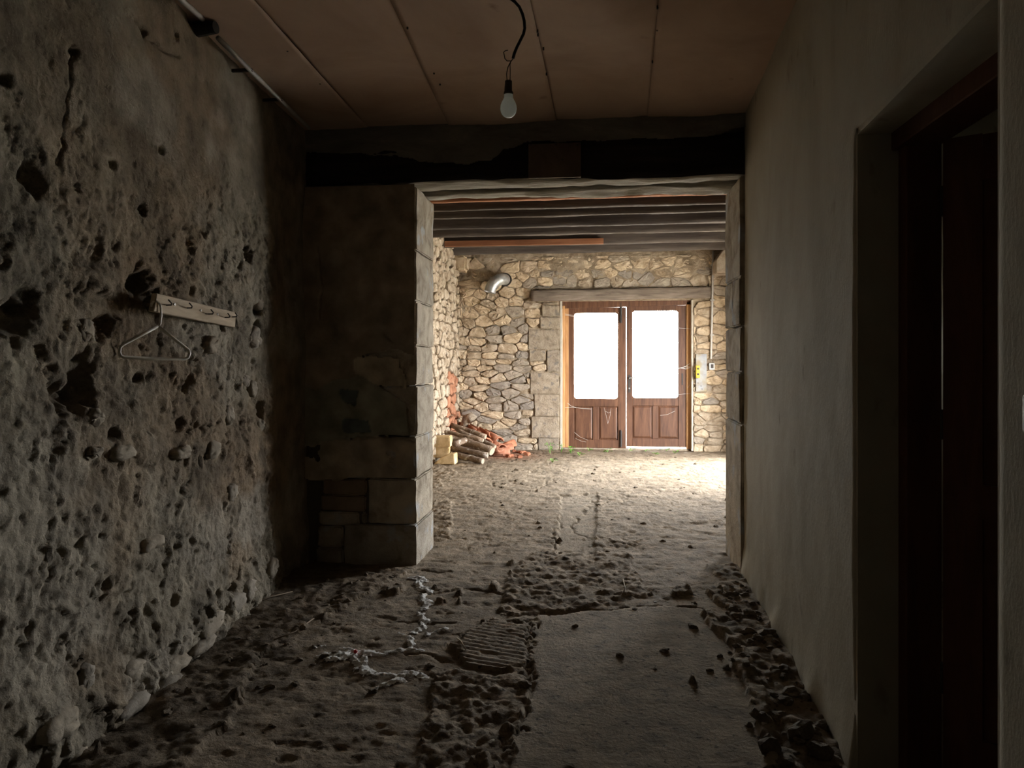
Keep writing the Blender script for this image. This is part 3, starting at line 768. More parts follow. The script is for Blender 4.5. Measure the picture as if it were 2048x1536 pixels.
# plaster band above the lintel, ragged below
ug = np.arange(-2.2, 1.12, .0065); zg = np.arange(2.86, 3.26, .0065)
Uu, Zz = np.meshgrid(ug, zg, indexing='xy')
LB = pp([(600, 200), (1530, 200), (1530, 250), (1470, 262), (1440, 268), (1380, 280), (1240, 282), (1165, 285), (1160, 286), (1055, 286), (1010, 300), (985, 322), (930, 330), (860, 325), (770, 312), (640, 305), (600, 308)])
mk_ = in_poly(Uu + .02 * fbm(Uu * 9, Zz * 9, 4, 421), Zz + .02 * fbm(Uu * 9, Zz * 12, 4, 423), LB)
dd = .018 + .014 * fbm(Uu * 3, Zz * 4, 4, 425) + .010 * fbm(Uu * 14, Zz * 24, 4, 427) + .02 * sstep(.75, .95, Uu) * fbm(Uu * 6, Zz * 9, 3, 429)
keep = mk_[:-1, :-1] & mk_[1:, :-1] & mk_[1:, 1:] & mk_[:-1, 1:]
grid_mesh('plaster_band', np.stack([Uu, V1 - dd, Zz], -1), M['lintelplaster'], part, keep=keep)
# small board nailed to the lintel
a, b = on_v(1057, 357, V1 - .04), on_v(1162, 285, V1 - .04)
e = T(empty('nailed_board', ((a.x + b.x) / 2, V1 - .04, a.z)), 'square brown board nailed to the blackened lintel beam', 'board')
MB().box((a.x, V1 - .05, a.z), (b.x, V1 - .022, b.z)).build('board', M['boards'], e, bevel=.003)
for px, py in ((1062, 291), (1112, 290), (1155, 291), (1125, 320)):
    p = on_v(px, py, V1 - .05); MB().tube([(p.x, V1 - .062, p.z), (p.x, V1 - .02, p.z)], .007, 8).build('nail', M['iron'], e)

# ------------------------------------------------------------------ WALL RIGHT with doorway
DV0, DV1, DZ = 1.66, 2.635, 2.25
wall_right = T(empty('wall_right', (.95, 2, 0)), 'smooth greenish plaster wall with a deep doorway', kind='structure')
TH = .24
def wseg(v0, v1, z0, z1, mb):
    mb.add([(rw_u(v0), v0, z0), (rw_u(v1), v1, z0), (rw_u(v1) + TH, v1, z0), (rw_u(v0) + TH, v0, z0), (rw_u(v0), v0, z1), (rw_u(v1), v1, z1), (rw_u(v1) + TH, v1, z1), (rw_u(v0) + TH, v0, z1)],
           [(0, 3, 2, 1), (4, 5, 6, 7), (0, 1, 5, 4), (1, 2, 6, 5), (2, 3, 7, 6), (3, 0, 4, 7)])
def plaster_face(nm, v0, v1, z0, z1):
    va = np.linspace(v0, v1, max(3, int((v1 - v0) / .02))); za = np.linspace(z0, z1, max(3, int((z1 - z0) / .025)))
    A, B = np.meshgrid(va, za, indexing='xy')
    ed = np.minimum(np.minimum(np.where(B < DZ, A - v0, 1) if v0 == DV1 else 1, np.where(B < DZ, v1 - A, 1) if v1 == DV0 else 1), B - z0 if z0 == DZ else 1)
    rd = .018 * (1 - np.sqrt(np.clip(1 - (1 - np.clip(ed / .018, 0, 1)) ** 2, 0, 1)))
    d = .006 + .010 * fbm(A * .9, B * .9, 3, 501) + .0022 * fbm(A * 9, B * 9, 4, 503) - rd * .9 + .02 * sstep(.25, .0, B) * (1 + fbm(A * 4, B * 4, 2, 5))
    grid_mesh(nm, np.stack([rw_u(A) - d, A, B], -1)[:, ::-1], M['right'], wall_right)
for q in ((-2.9, DV0, -.1, 3.3), (DV1, V1 + .02, -.1, 3.3), (DV0, DV1, DZ, 3.3)):
    mb = MB(); wseg(*q, mb); mb.build('wall_core', M['right'], wall_right)
plaster_face('plaster_face', DV1, V1 + .02, -.05, 3.25); plaster_face('plaster_face', .2, DV0, -.05, 3.25); plaster_face('plaster_face', DV0, DV1, DZ, 3.25)
# wooden frame set in the doorway, open dark leaf, room beyond
fr = T(empty('door_frame', (rw_u(DV1) + .18, DV1, 0)), 'dark red painted timber frame in the deep doorway', 'door frame')
uf = rw_u(DV1)
MB().box((uf + .135, DV1 - .06, 0), (uf + .25, DV1 + .02, DZ + .02)).build('jamb', M['darkframe'], fr, bevel=.004)
MB().box((uf + .08, DV0 - .02, 0), (uf + .2, DV0 + .05, DZ + .02)).build('jamb', M['darkframe'], fr, bevel=.004)
MB().box((uf + .11, DV0, DZ - .06), (uf + .25, DV1, DZ + .03)).build('head', M['darkframe'], fr, bevel=.004)
hx, hy = uf + .254, DV1 - .052
ang = math.radians(-30 - 6.2 + 12.4 - 6.2)
dl = Vector((math.cos(ang), math.sin(ang), 0)); nl = Vector((-dl.y, dl.x, 0))
leaf = T(empty('door_1', (hx, hy, 0)), 'dark open door leaf beyond the deep doorway', kind='structure')
def slab_on(o0, dx, nx, a0, a1, z0, z1, t0, t1):
    return [o0 + dx * a + nx * t + Vector((0, 0, z)) for z in (z0, z1) for (a, t) in ((a0, t0), (a1, t0), (a1, t1), (a0, t1))]
BOXF = [(0, 3, 2, 1), (4, 5, 6, 7), (0, 1, 5, 4), (1, 2, 6, 5), (2, 3, 7, 6), (3, 0, 4, 7)]
h0 = Vector((hx, hy, 0))
MB().add(slab_on(h0, dl, nl, .006, .88, .02, 2.2, -.02, .02), BOXF).build('leaf_panel', M['darkdoor'], leaf)
for z in (.12, .95, 2.05):
    MB().add(slab_on(h0, dl, nl, .02, .88, z, z + .11, -.032, -.02), BOXF).build('rail', M['darkdoor'], leaf)
for a in (.006, .77): MB().add(slab_on(h0, dl, nl, a, a + .11, .02, 2.2, -.033, -.02), BOXF).build('stile', M['darkdoor'], leaf)
for z in (.35, 1.2, 1.95): MB().tube([(hx, hy - .005, z), (hx, hy - .005, z + .1)], .011, 8).build('hinge', M['iron'], leaf)
adj = T(empty('wall_side_room', (2.4, 2, 0)), 'dim plastered side room beyond the doorway', kind='structure')
mb = MB(); mb.box((3.3, -.6, -.15), (3.5, 3.4, 3.3)); mb.box((3.3, 4.1, -.15), (3.5, 5.2, 3.3)); mb.box((3.3, 3.4, -.15), (3.5, 4.1, 1.6)); mb.box((3.3, 3.4, 1.75), (3.5, 4.1, 3.3))
mb.box((1.0, -.8, -.15), (3.5, -.6, 3.3)); mb.box((1.2, 5.0, -.15), (3.5, 5.2, 3.3))
mb.build('wall_core', M['right'], adj)
MB().box((1.1, -.8, -.15), (3.5, 5.2, .0)).build('side_floor', M['core'], adj)
portal('window_side_room_offscreen', (3.52, 3.75, 1.68), (0, math.radians(90), 0), .2, .75)
# light switch on the near wall
p = on_right(2102, 830); e = T(empty('light_switch', (p.x - .02, p.y, p.z - .04)), 'small pale metal light switch on the plaster wall by the doorway', 'switch')
MB().box((p.x - .03, p.y - .04, p.z - .038), (p.x + .01, p.y + .04, p.z + .038)).build('plate', M['white'], e, bevel=.006, seg=2)
MB().box((p.x - .04, p.y - .012, p.z - .02), (p.x - .028, p.y + .012, p.z + .02)).build('rocker', M['zinc'], e, bevel=.003)

# ------------------------------------------------------------------ CEILING of brown boards
ceiling = T(empty('ceiling', (0, 2, CEIL)), 'ceiling of brown hardboard panels', kind='structure')
MB().box((-2.75, -3.2, 3.3), (BUR + .9, V1 + .1, 3.62)).build('ceiling_void', M['ceilgap'], ceiling)
def on_z(px, py, z):
    d = ray(px, py); return O + d * ((z - CAMH) / d.z)
# seams as lines in plan (u at v=2.2 , u at v=5.15)
def seam(p, q):
    a, b = on_z(*p, CEIL), on_z(*q, CEIL); s = (b.x - a.x) / (b.y - a.y); return lambda v: a.x + s * (v - a.y)
SE = [lambda v: lw_u(v) - .15, seam((505, 0), (715, 235)), seam((805, 50), (868, 185)), seam((1062, 20), (1110, 235)), seam((1318, 20), (1305, 150)), lambda v: rw_u(v) + .1]
for k in range(5):
    va = np.concatenate([np.arange(-2.9, 2.0, .15), np.arange(2.0, V1 + .06, .05)]); ta = np.linspace(0, 1, 24)
    A, B = np.meshgrid(va, ta, indexing='ij')
    g = -.006
    uu = (SE[k](A) + g) * (1 - B) + (SE[k + 1](A) - g) * B
    sag = .008 * np.sin(B * math.pi) + .010 * fbm(uu * 1.3, A * 1.2, 3, 601 + k) + (.014 * fbm(uu * 3, A * 2.5, 3, 610) if k >= 3 else 0)
    zz = CEIL + [.0, .009, .002, .011, .004][k] - sag
    top = np.stack([uu, A, zz], -1)
    o = grid_mesh('ceiling_panel', top, M['panel'], ceiling)
    md = o.modifiers.new('thickness', 'SOLIDIFY'); md.thickness = .006; md.offset = 1 if False else -1
for px, py in ((1075, 67), (1076, 74), (1087, 102), (1093, 152), (1314, 64), (1305, 128), (880, 172), (575, 105), (640, 170), (1315, 20), (868, 150), (815, 60)):
    p = on_z(px, py, CEIL - .014); MB().tube([(p.x, p.y, p.z + .004), (p.x, p.y, p.z + .02)], .005, 6).build('nail', M['iron'], ceiling)

# ------------------------------------------------------------------ behind the camera, roof, yard
T(MB().box((-2.7, -3.2, -.15), (1.3, -2.85, 3.5)).build('wall_back', M['right'], None), 'plain plastered end wall', kind='structure')
T(MB().box((-2.9, V1 - .05, 3.66), (BUR + .9, VF + .6, 3.9)).build('trim_1', M['boards'], None), 'attic floor over the joists', kind='structure')
T(MB().box((-40, -40, -.35), (40, 60, -.16)).build('ground', M['gravel'], None, recenter=False), 'pale gravel yard', kind='structure')
attic = T(empty('attic_boards', (0, 9, 3.52)), 'wide boards of the attic floor lying on the joists', kind='structure')
u = BUL - .05
k = 0
while u < BUR:
    w = random.uniform(.16, .23); MB().box((u, V2 - .3, 3.5 + random.uniform(0, .006)), (u + w - .006, VF + .1, 3.54)).build('plank', M['boards'], attic); u += w

# ------------------------------------------------------------------ JOISTS
JY = [403, 416, 431.5, 452.5, 469, 490, 505]
ZJ = 3.29
for k, y in enumerate(JY):
    p = on_z(1170, y, ZJ)
    v = p.y
    red = k == 0
    z = ZJ + (.0 if k else .03)
    o = timber((BUL - .1, v + .02 + random.uniform(-.02, .02), z + .105), (BUR + .1, v + random.uniform(-.03, .03), z + .12), random.uniform(.085, .12), .21, 60, .012, 60 + k, 'joist', M['redwood' if red else 'joist'], None)
    T(o, ['red sawn joist nearest the rear lintel beam', 'first dark joist after the red sawn joist', 'second dark joist from the red sawn joist', 'third dark joist from the red sawn joist', 'dark joist between the third one and the short red plank', 'dark joist carrying the short red plank', 'dark joist against the top of the far stone wall'][k], 'joist', 'ceiling joists of the back room')
p5 = on_z(1170, JY[5], ZJ).y
a, b = on_v(890, 488, p5 - .05), on_v(1207, 474, p5 - .05)
o = MB().box((a.x, p5 - .1, 3.29), (b.x, p5 - .04, 3.375)).build('red_plank', M['redwood'], None, bevel=.003)
T(o, 'short red sawn plank fixed to the face of a dark joist', 'plank')
# corbels carrying the joist ends
o = rough_box('corbel_stone', (BUL - .05, 12.05, 3.05), (BUL + .22, 12.4, 3.3), M['stone'], None, sub=3, jit=.02, bevel=.04, seed=5); T(o, 'rounded stone corbel under the joists in the left corner', 'corbel')
p = on_v(1434, 545, 12.0); q = on_v(1456, 490, 12.0)
mb = MB(); mb.add([(p.x, 12.05, p.z), (BUR + .02, 12.05, p.z), (BUR + .02, 12.05, q.z), (q.x - .02, 12.05, q.z), (p.x, 12.05, p.z + .22), (p.x, 12.45, p.z), (BUR + .02, 12.45, p.z), (BUR + .02, 12.45, q.z), (q.x - .02, 12.45, q.z), (p.x, 12.45, p.z + .22)],
                 [(0, 1, 2, 3, 4), (9, 8, 7, 6, 5), (0, 5, 6, 1), (1, 6, 7, 2), (2, 7, 8, 3), (3, 8, 9, 4), (4, 9, 5, 0)])
o = mb.build('corbel_stone', M['stone'], None, bevel=.02, seg=2); T(o, 'pale sloping stone corbel beside the white conduit', 'corbel')

# ------------------------------------------------------------------ DOUBLE DOOR
VD = VF + .13
def dv(px, py, v=None): return on_v(px, py, VD if v is None else v)
fr = T(empty('entrance_door_frame', (.6, VF + .15, 0)), 'orange timber frame of the glazed double door', 'door frame')
zb = .02
x0 = dv(1123, 750).x; x1 = dv(1137, 750).x; x2 = dv(1372, 750).x; x3 = dv(1381, 750).x
MB().box((DU0 + .03, VD - .05, zb), ((x0 + x1) / 2, VD + .07, dv(1130, 612).z)).build('jamb', M['frame'], fr, bevel=.005)
MB().box(((x0 + x1) / 2, VD - .02, zb), (x1 + .002, VD + .07, dv(1130, 614).z)).build('jamb_stop', M['frame'], fr, bevel=.005)
MB().box((x2 + .004, VD - .03, zb), (x3 + .02, VD + .07, dv(1378, 604).z)).build('jamb', M['frame'], fr, bevel=.005)
a, b = dv(1128, 614), dv(1380, 605)
MB().add([(x0, VD - .03, a.z - .03), (x3, VD - .03, b.z - .04), (x3, VD + .07, b.z - .04), (x0, VD + .07, a.z - .03), (x0, VD - .03, DZT + .04), (x3, VD - .03, DZT + .04), (x3, VD + .07, DZT + .04), (x0, VD + .07, DZT + .04)], BOXF).build('head', M['door'], fr, bevel=.004)
# pale plaster reveal strips beside the frame
for nm, (xa, xb) in (('trim_2', (DU0 - .005, x0)), ('trim_3', (x3, DU1 + .02))):
    if xb - xa < .02: xb = xa + .03
    T(MB().box((xa, VF - .005, 0), (xb, VF + .3, DZT)).build(nm, M['lime'], None), 'pale lime strip beside the double door frame', kind='structure')
def leaf_build(nm, X0, Y0, X1, Y1, gx0, gy0, gx1, gy1, label, bolt):
    root = T(empty(nm, (dv((X0 + X1) / 2, 800).x, VD, .03)), label, kind='structure')
    ax, bx = dv(X0, 750).x, dv(X1, 750).x; zt, z0 = dv((X0 + X1) / 2, Y0).z, dv((X0 + X1) / 2, Y1).z
    gl, gr, gt, gb = dv(gx0, 750).x, dv(gx1, 750).x, dv((gx0 + gx1) / 2, gy0).z, dv((gx0 + gx1) / 2, gy1).z
    D = M['door']; t0, t1 = VD, VD + .045
    def bx_(nm2, a, b, bev=.004): return MB().box(a, b).build(nm2, D, root, bevel=bev)
    s1, s2 = bx_('stile', (ax, t0, z0), (gl, t1, zt)), bx_('stile', (gr, t0, z0), (bx, t1, zt))
    bx_('top_rail', (gl, t0 + .002, gt), (gr, t1, zt))
    zr = gb - .13
    bx_('lock_rail', (gl, t0 + .002, zr), (gr, t1, gb)); bx_('bottom_rail', (gl, t0 + .002, z0), (gr, t1, z0 + .14))
    mid = (gl + gr) / 2; bx_('muntin', (mid - .05, t0 + .003, z0 + .14), (mid + .05, t1, zr))
    for pa, pb in ((gl, mid - .05), (mid + .05, gr)):
        za, zz = z0 + .132, zr + .008; i = .045; pa -= .008; pb += .008
        mb = MB(); V = [(pa, t0 + .022, za), (pb, t0 + .022, za), (pb, t0 + .022, zz), (pa, t0 + .022, zz), (pa + .012, t0 + .024, za + .012), (pb - .012, t0 + .024, za + .012), (pb - .012, t0 + .024, zz - .012), (pa + .012, t0 + .024, zz - .012),
                        (pa + i, t0 + .006, za + i), (pb - i, t0 + .006, za + i), (pb - i, t0 + .006, zz - i), (pa + i, t0 + .006, zz - i), (pa, t1 - .005, za), (pb, t1 - .005, za), (pb, t1 - .005, zz), (pa, t1 - .005, zz)]
        Fc = [(8, 9, 10, 11)]
        for k in range(4):
            j = (k + 1) % 4; Fc += [(k, j, 4 + j, 4 + k), (4 + k, 4 + j, 8 + j, 8 + k), (12 + k, 12 + j, j, k)]
        Fc.append((15, 14, 13, 12)); mb.add(V, Fc).build('panel', D, root)
    # glazing bead with rounded inner corners
    rr = .05; n = 6; outer = []; inner = []
    for (cx, cz, a0) in ((gr, gt, 0), (gl, gt, 90), (gl, gb, 180), (gr, gb, 270)):
        sx = -1 if cx == gr else 1; sz = -1 if cz == gt else 1
        for k in range(n + 1):
            w = math.radians(a0 + 90 * k / n)
            inner.append((cx + sx * (rr + .004) + rr * math.cos(w), cz + sz * (rr + .004) + rr * math.sin(w))); outer.append((cx, cz))
    m_ = len(inner); V = [(a, t0 + .006, b) for a, b in inner] + [(a, t0 + .006, b) for a, b in outer] + [(a, t0 + .03, b) for a, b in inner]
    Fc = []
    for k in range(m_):
        j = (k + 1) % m_; Fc += [(k, j, m_ + j, m_ + k), (k, 2 * m_ + k, 2 * m_ + j, j)]
    MB().add(V, Fc).build('glazing_bead', D, root)
    MB().box((gl - .005, t0 + .026, gb - .005), (gr + .005, t0 + .031, gt + .005)).build('glass_pane', M['glass'], root)
    if bolt:
        xb = (gr + bx) / 2 - .02
        for (ya, yb) in ((608, 645), (862, 893)):
            za, zz = dv(1240, yb).z, dv(1240, ya).z
            o = MB().box((xb - .022, t0 - .012, za), (xb + .022, t0, zz)).build('bolt_plate', M['iron'], root)
            MB().tube([(xb, t0 - .02, za - .01), (xb, t0 - .02, zz + .02)], .012, 8).build('bolt_rod', M['iron'], o)
    else:
        xb = (ax + gl) / 2
        za, zz = dv(1258, 785).z, dv(1258, 750).z
        o = MB().box((xb - .02, t0 - .008, za), (xb + .02, t0, zz)).build('handle_plate', M['iron'], root)
        MB().tube([(xb, t0 - .008, zz - .05), (xb, t0 - .05, zz - .05), (xb + .09, t0 - .055, zz - .05)], .012, 8).build('handle', M['zinc'], o)
        MB().tube([(xb, t0 - .002, za + .07), (xb, t0 - .018, za + .07)], .014, 10).build('keyhole', M['zinc'], o)
        za = dv(1365, 770).z
        MB().box((gr + .05, t0 - .008, za), (gr + .075, t0, za + .2)).build('hinge_plate', M['iron'], root)
    return root
leaf_build('door_2', 1136.8, 615, 1252.2, 896, 1148, 625.5, 1236, 798, 'brown glazed door leaf with iron bolts', True)
leaf_build('door_3', 1252.9, 611, 1372.8, 893.6, 1264.5, 621, 1357, 796.5, 'brown glazed door leaf with a handle plate', False)
T(MB().box((DU0 - .1, VF + .1, -.12), (DU1 + .1, VF + .56, .015)).build('trim_4', M['jamb'], None, bevel=.01), 'worn stone threshold of the double door', kind='structure')

# ------------------------------------------------------------------ fittings on the far wall
vp = VF - .06
a, b = on_v(1392, 783, vp), on_v(1413.5, 708, vp)
e = T(empty('metal_panel', ((a.x + b.x) / 2, vp, a.z)), 'stained steel panel with a yellow box on the stone wall by the door', 'panel')
MB().box((a.x, vp, a.z), (b.x, VF + .02, b.z)).build('plate', M['steel'], e, bevel=.003)
c, d = on_v(1392, 756, vp - .05), on_v(1399.5, 731, vp - .05)
o = MB().box((c.x, vp - .07, c.z), (d.x, vp, d.z)).build('yellow_box', M['yellow'], e, bevel=.005)
for k in range(2): MB().box((c.x + .015, vp - .078, c.z + .05 + k * .09), (d.x - .015, vp - .069, c.z + .08 + k * .09)).build('button', M['iron'], o)
for px, py in ((1396, 766), (1402, 772), (1404, 778)):
    p = on_v(px, py, vp); MB().tube([(p.x, vp - .006, p.z), (p.x, vp + .01, p.z)], .008, 8).build('screw', M['iron'], e)
a, b = on_v(1418, 740, vp), on_v(1429, 726, vp)
e = T(empty('wall_socket', ((a.x + b.x) / 2, vp, a.z)), 'small white socket box at the foot of the white conduit', 'socket')
MB().box((a.x, vp - .02, a.z), (b.x, VF + .01, b.z)).build('housing', M['white'], e, bevel=.006)
MB().box((a.x + .025, vp - .024, a.z + .03), (b.x - .02, vp - .018, b.z - .02)).build('cover', M['iron'], e)
p, q = on_v(1422, 718, vp - .01), on_v(1426, 502, vp - .01); mdp = on_v(1424.5, 610, vp - .01)
e = T(empty('white_conduit', (p.x, VF, p.z)), 'thin white conduit running up the stone wall beside the door', 'conduit')
MB().tube([p, mdp, q], .017, 8).build('pipe', M['white'], e, True)
for py in (530, 600, 670):
    c = on_v(1424 + (660 - py) / 60, py, vp - .01); MB().box((c.x - .03, VF - .075, c.z - .012), (c.x + .03, VF + .02, c.z + .012)).build('clip', M['white'], e)
# galvanised elbow duct
vp = VF - .02
A = on_v(1009, 561, VF); B = on_v(978, 583, VF - .35)
e = T(empty('duct_elbow', (A.x, VF, A.z)), 'galvanised elbow duct poking out of the far stone wall', 'duct')
pts = [(A.x + .02, VF + .06, A.z + .01), (A.x, VF - .1, A.z + .01), (A.x - .045, VF - .19, A.z), (A.x - .11, VF - .25, A.z - .035), (A.x - .16, VF - .28, A.z - .09), (A.x - .2, VF - .29, A.z - .16), (A.x - .22, VF - .295, A.z - .23)]
mb = MB(); V = pts
full = []; rr = []
for i in range(len(pts) - 1):
    for k in range(3):
        full.append(Vector(pts[i]).lerp(Vector(pts[i + 1]), k / 3)); rr.append(.098 + (.006 if (i in (2, 3, 4) and k == 1) else 0))
full.append(Vector(pts[-1])); rr.append(.1)
mb.tube(full, rr, 20, cap=False); mb.tube(full, [x - .006 for x in rr], 20, cap=False)
mb.build('pipe', M['zinc'], e, True)
MB().tube([(A.x + .02, VF + .01, A.z + .01), (A.x + .01, VF - .045, A.z + .01)], .118, 20).build('collar', M['iron'], e)

# ------------------------------------------------------------------ BULB on its cord
YB = 2.64
def bp(px, py, y=YB): 
    a, b = (px - CX) / F * y, (HY - py) / F * y
    return Vector((a * CS - y * SN, a * SN + y * CS, CAMH + b))
e = T(empty('light_bulb', bp(1017, 236)), 'bare frosted light bulb hanging on its black cord', 'bulb')
c = bp(1017, 215); n = 20
prof = [(0, -.0375), (.012, -.0355), (.021, -.029), (.0275, -.019), (.0305, -.006), (.0295, .006), (.0255, .018), (.0195, .029), (.0165, .036), (.0165, .046), (.013, .05)]
V = []; Fc = []
for r_, z in prof:
    for k in range(n): V.append((c.x + r_ * math.cos(2 * math.pi * k / n), c.y + r_ * math.sin(2 * math.pi * k / n), c.z + z))
for i in range(len(prof) - 1):
    for k in range(n): Fc.append((i * n + k, i * n + (k + 1) % n, (i + 1) * n + (k + 1) % n, (i + 1) * n + k))
mk('globe', V, Fc, M['bulb'], e, True)
MB().tube([c + Vector((0, 0, .046)), c + Vector((0, 0, .052)), c + Vector((-.001, 0, .06)), c + Vector((0, 0, .096))], [.0165, .0185, .0145, .013], 16).build('lamp_holder', M['socket'], e, True)
t1, t2, top = bp(1014.5, 164), bp(1020, 164), bp(1026, 118)
MB().tube([t1 - Vector((0, 0, .01)), t1, bp(1013, 148), bp(1016, 134), bp(1021, 124), top], .0017, 6).build('wire', M['socket'], e, True)
MB().tube([t2 - Vector((0, 0, .01)), t2, bp(1020.5, 145), bp(1020, 130), bp(1022, 122), top], .0017, 6).build('wire', M['socket'], e, True)
MB().tube([bp(1022, 122), bp(1014, 122), bp(1009.5, 117), bp(1008, 108), bp(1007, 105), bp(1010, 102), bp(1016, 100.5)], .0018, 6).build('loose_wire', M['socket'], e, True)
cord = [(1026, 117), (1029, 106), (1034, 94), (1041, 80), (1047, 68), (1049.5, 57), (1048.5, 42), (1045, 28), (1039, 14), (1030, 4), (1021, -3), (1008, -12), (1000, -24), (998, -60), (1000, -140)]
cp = [bp(*q) for q in cord]; z_end = CEIL; cp.append(Vector((cp[-1].x, cp[-1].y, CEIL)))
MB().tube(cp, .0056, 10).build('cord', M['black'], e, True)

# ------------------------------------------------------------------ HANGER and rack on left wall
pa = lwp(305, 603); pb = lwp(466, 642)
pa = on_left(302, 603, .105); pb = on_left(468, 640, .05)
d = (pb - pa).normalized(); upv = Vector((0, 0, 1)); sd = d.cross(upv).normalized()
if sd.x < 0: sd = -sd
up2 = sd.cross(d); up2 = up2 if up2.z > 0 else -up2
e = T(empty('coat_rack', pa), 'pale wooden plank coat rack with bent nails on the rough wall', 'rack')
hh = .042
def rk(t, s, z): return pa.lerp(pb, t) + sd * s + up2 * z
V = [rk(t, s, z) for t, s, z in ((0, -.012, -hh), (1, -.012, -hh), (1, .012, -hh), (0, .012, -hh), (0, -.012, hh), (1, -.012, hh), (1, .012, hh), (0, .012, hh))]
V[4] = rk(.03, -.012, hh * .9); V[7] = rk(.03, .012, hh * .9); V[1] = rk(.985, -.012, -hh); V[2] = rk(.985, .012, -hh)
o = MB().add(V, BOXF).build('plank', M['rack'], e, bevel=.003)
MB().tube([rk(.3, -.01, .0), rk(.3, -.1, .0)], .014, 8).build('wall_peg', M['rack'], e)
for t, z in ((.12, -.004), (.34, .004), (.6, -.002), (.83, .0), (.94, .012)):
    MB().tube([rk(t, .0, z), rk(t, .035, z + .001), rk(t - .035, .05, z + .006), rk(t - .07, .052, z + .016)], .0032, 6).build('nail', M['iron'], e, True)
for t in (.5, .72, .2): MB().tube([rk(t, .01, .008), rk(t, .016, .008)], .006, 8).build('screw_head', M['zinc'], e)
# hanger hangs from the first nail
YH = None
hk = rk(.09, .05, .012)
def hp(px, py):         # a plane through the hook, turned a little from the wall
    dr = ray(px, py); nrm = Vector((.88, -.47, 0)).normalized()
    return O + dr * ((hk - O).dot(nrm) / dr.dot(nrm))
e = T(empty('coat_hanger', hp(310, 717)), 'cream wire coat hanger hooked on the plank coat rack', 'hanger')
H = [(303.5, 614), (303, 608), (307, 604), (313, 603), (319, 607), (321.5, 614), (322, 632), (320.5, 647), (316, 653)]
MB().tube([hp(*q) for q in H], .0052, 8).build('hook', M['hanger'], e, True)
B_ = [(316, 653), (280, 671), (246, 689), (240, 695), (238.5, 704), (241, 711), (248, 714.5), (310, 717.5), (370, 718), (376, 715), (379, 707), (377, 700), (350, 679), (316, 653)]
MB().tube([hp(*q) for q in B_], .007, 8).build('frame', M['hanger'], e, True)
# conduit along the top of the left wall
c1 = [on_left(px, py, .07) for px, py in ((300, -64), (365, 2), (405, 38))]; c2 = [on_left(px, py, .10) for px, py in ((436, 76), (500, 140), (560, 199), (618, 256))]
e = T(empty('wall_conduit', c2[0]), 'grey conduit pipe running along the top of the rough wall', 'conduit')
MB().tube(c1, .014, 8).build('pipe', M['conduit'], e, True); MB().tube(c2, .013, 8).build('pipe', M['conduit'], e, True)
jb = (c1[-1] + c2[0]) / 2
MB().tube([jb + Vector((-.07, 0, .0)), jb + Vector((.035, -.01, .0))], [.038, .03], 12).build('junction_box', M['black'], e)
for c in (c2[1], c2[2]): MB().box(tuple(c + Vector((-.13, -.008, -.008))), tuple(c + Vector((.012, .008, .008)))).build('clip', M['iron'], e)

# ------------------------------------------------------------------ PILE: logs, tiles, bricks
def log(x0, y0, v0, x1, y1, v1, r_, k):
    p, q = on_v(x0, y0, v0), on_v(x1, y1, v1)
    e = T(empty('log', (q.x, q.y, q.z - r_)), None, 'log', 'old logs piled in the back corner')
    n = 9; pts = []; rr = []
    rl = random.Random(k)
    for i in range(n):
        t = i / (n - 1); w = p.lerp(q, t) + Vector((rl.uniform(-1, 1), rl.uniform(-1, 1), rl.uniform(-1, 1))) * r_ * .18; pts.append(w); rr.append(r_ * rl.uniform(.88, 1.12))
    MB().tube(pts, rr, 10).build('bark', M['log'], e, True)
    d = (pts[-1] - pts[-2]).normalized()
    MB().tube([pts[-1] - d * .004, pts[-1] + d * .004], rr[-1] * .88, 12).build('cut_end', M['cut'], e)
    return e
LG = [(912, 911, 10.66, 966, 922, 10.46, .05), (902, 896, 10.78, 975, 911, 10.58, .05), (924, 881, 10.98, 984, 903, 10.76, .064), (909, 889, 10.4, 930, 880, 10.6, .045),
      (880, 861, 11.16, 966, 881, 10.94, .032), (902, 850, 11.64, 970, 873, 11.36, .043), (914, 859, 11.36, 990, 893, 11.04, .036), (888, 872, 11.3, 950, 889, 11.22, .05), (890, 890, 11.22, 948, 905, 11.14, .045), (900, 880, 11.55, 975, 904, 11.3, .06)]
LLAB = ['thick old log at the bottom of the pile, lying on the floor', 'grey log lying just above the bottom log of the pile', 'thickest split log with a dusty sawn end in the pile', 'short stubby log jutting from the pile beside the yellow bricks',
        'long slim pole lying across the top of the log pile', 'topmost pole leaning on the pile beneath the red tiles', 'thin pole with an end beside the terracotta tiles', 'flat dark log wedged in the middle of the pile', 'old log buried within the middle of the pile', 'old log buried at the back of the pile']
for k, q in enumerate(LG): log(*q, k + 1)['label'] = LLAB[k]
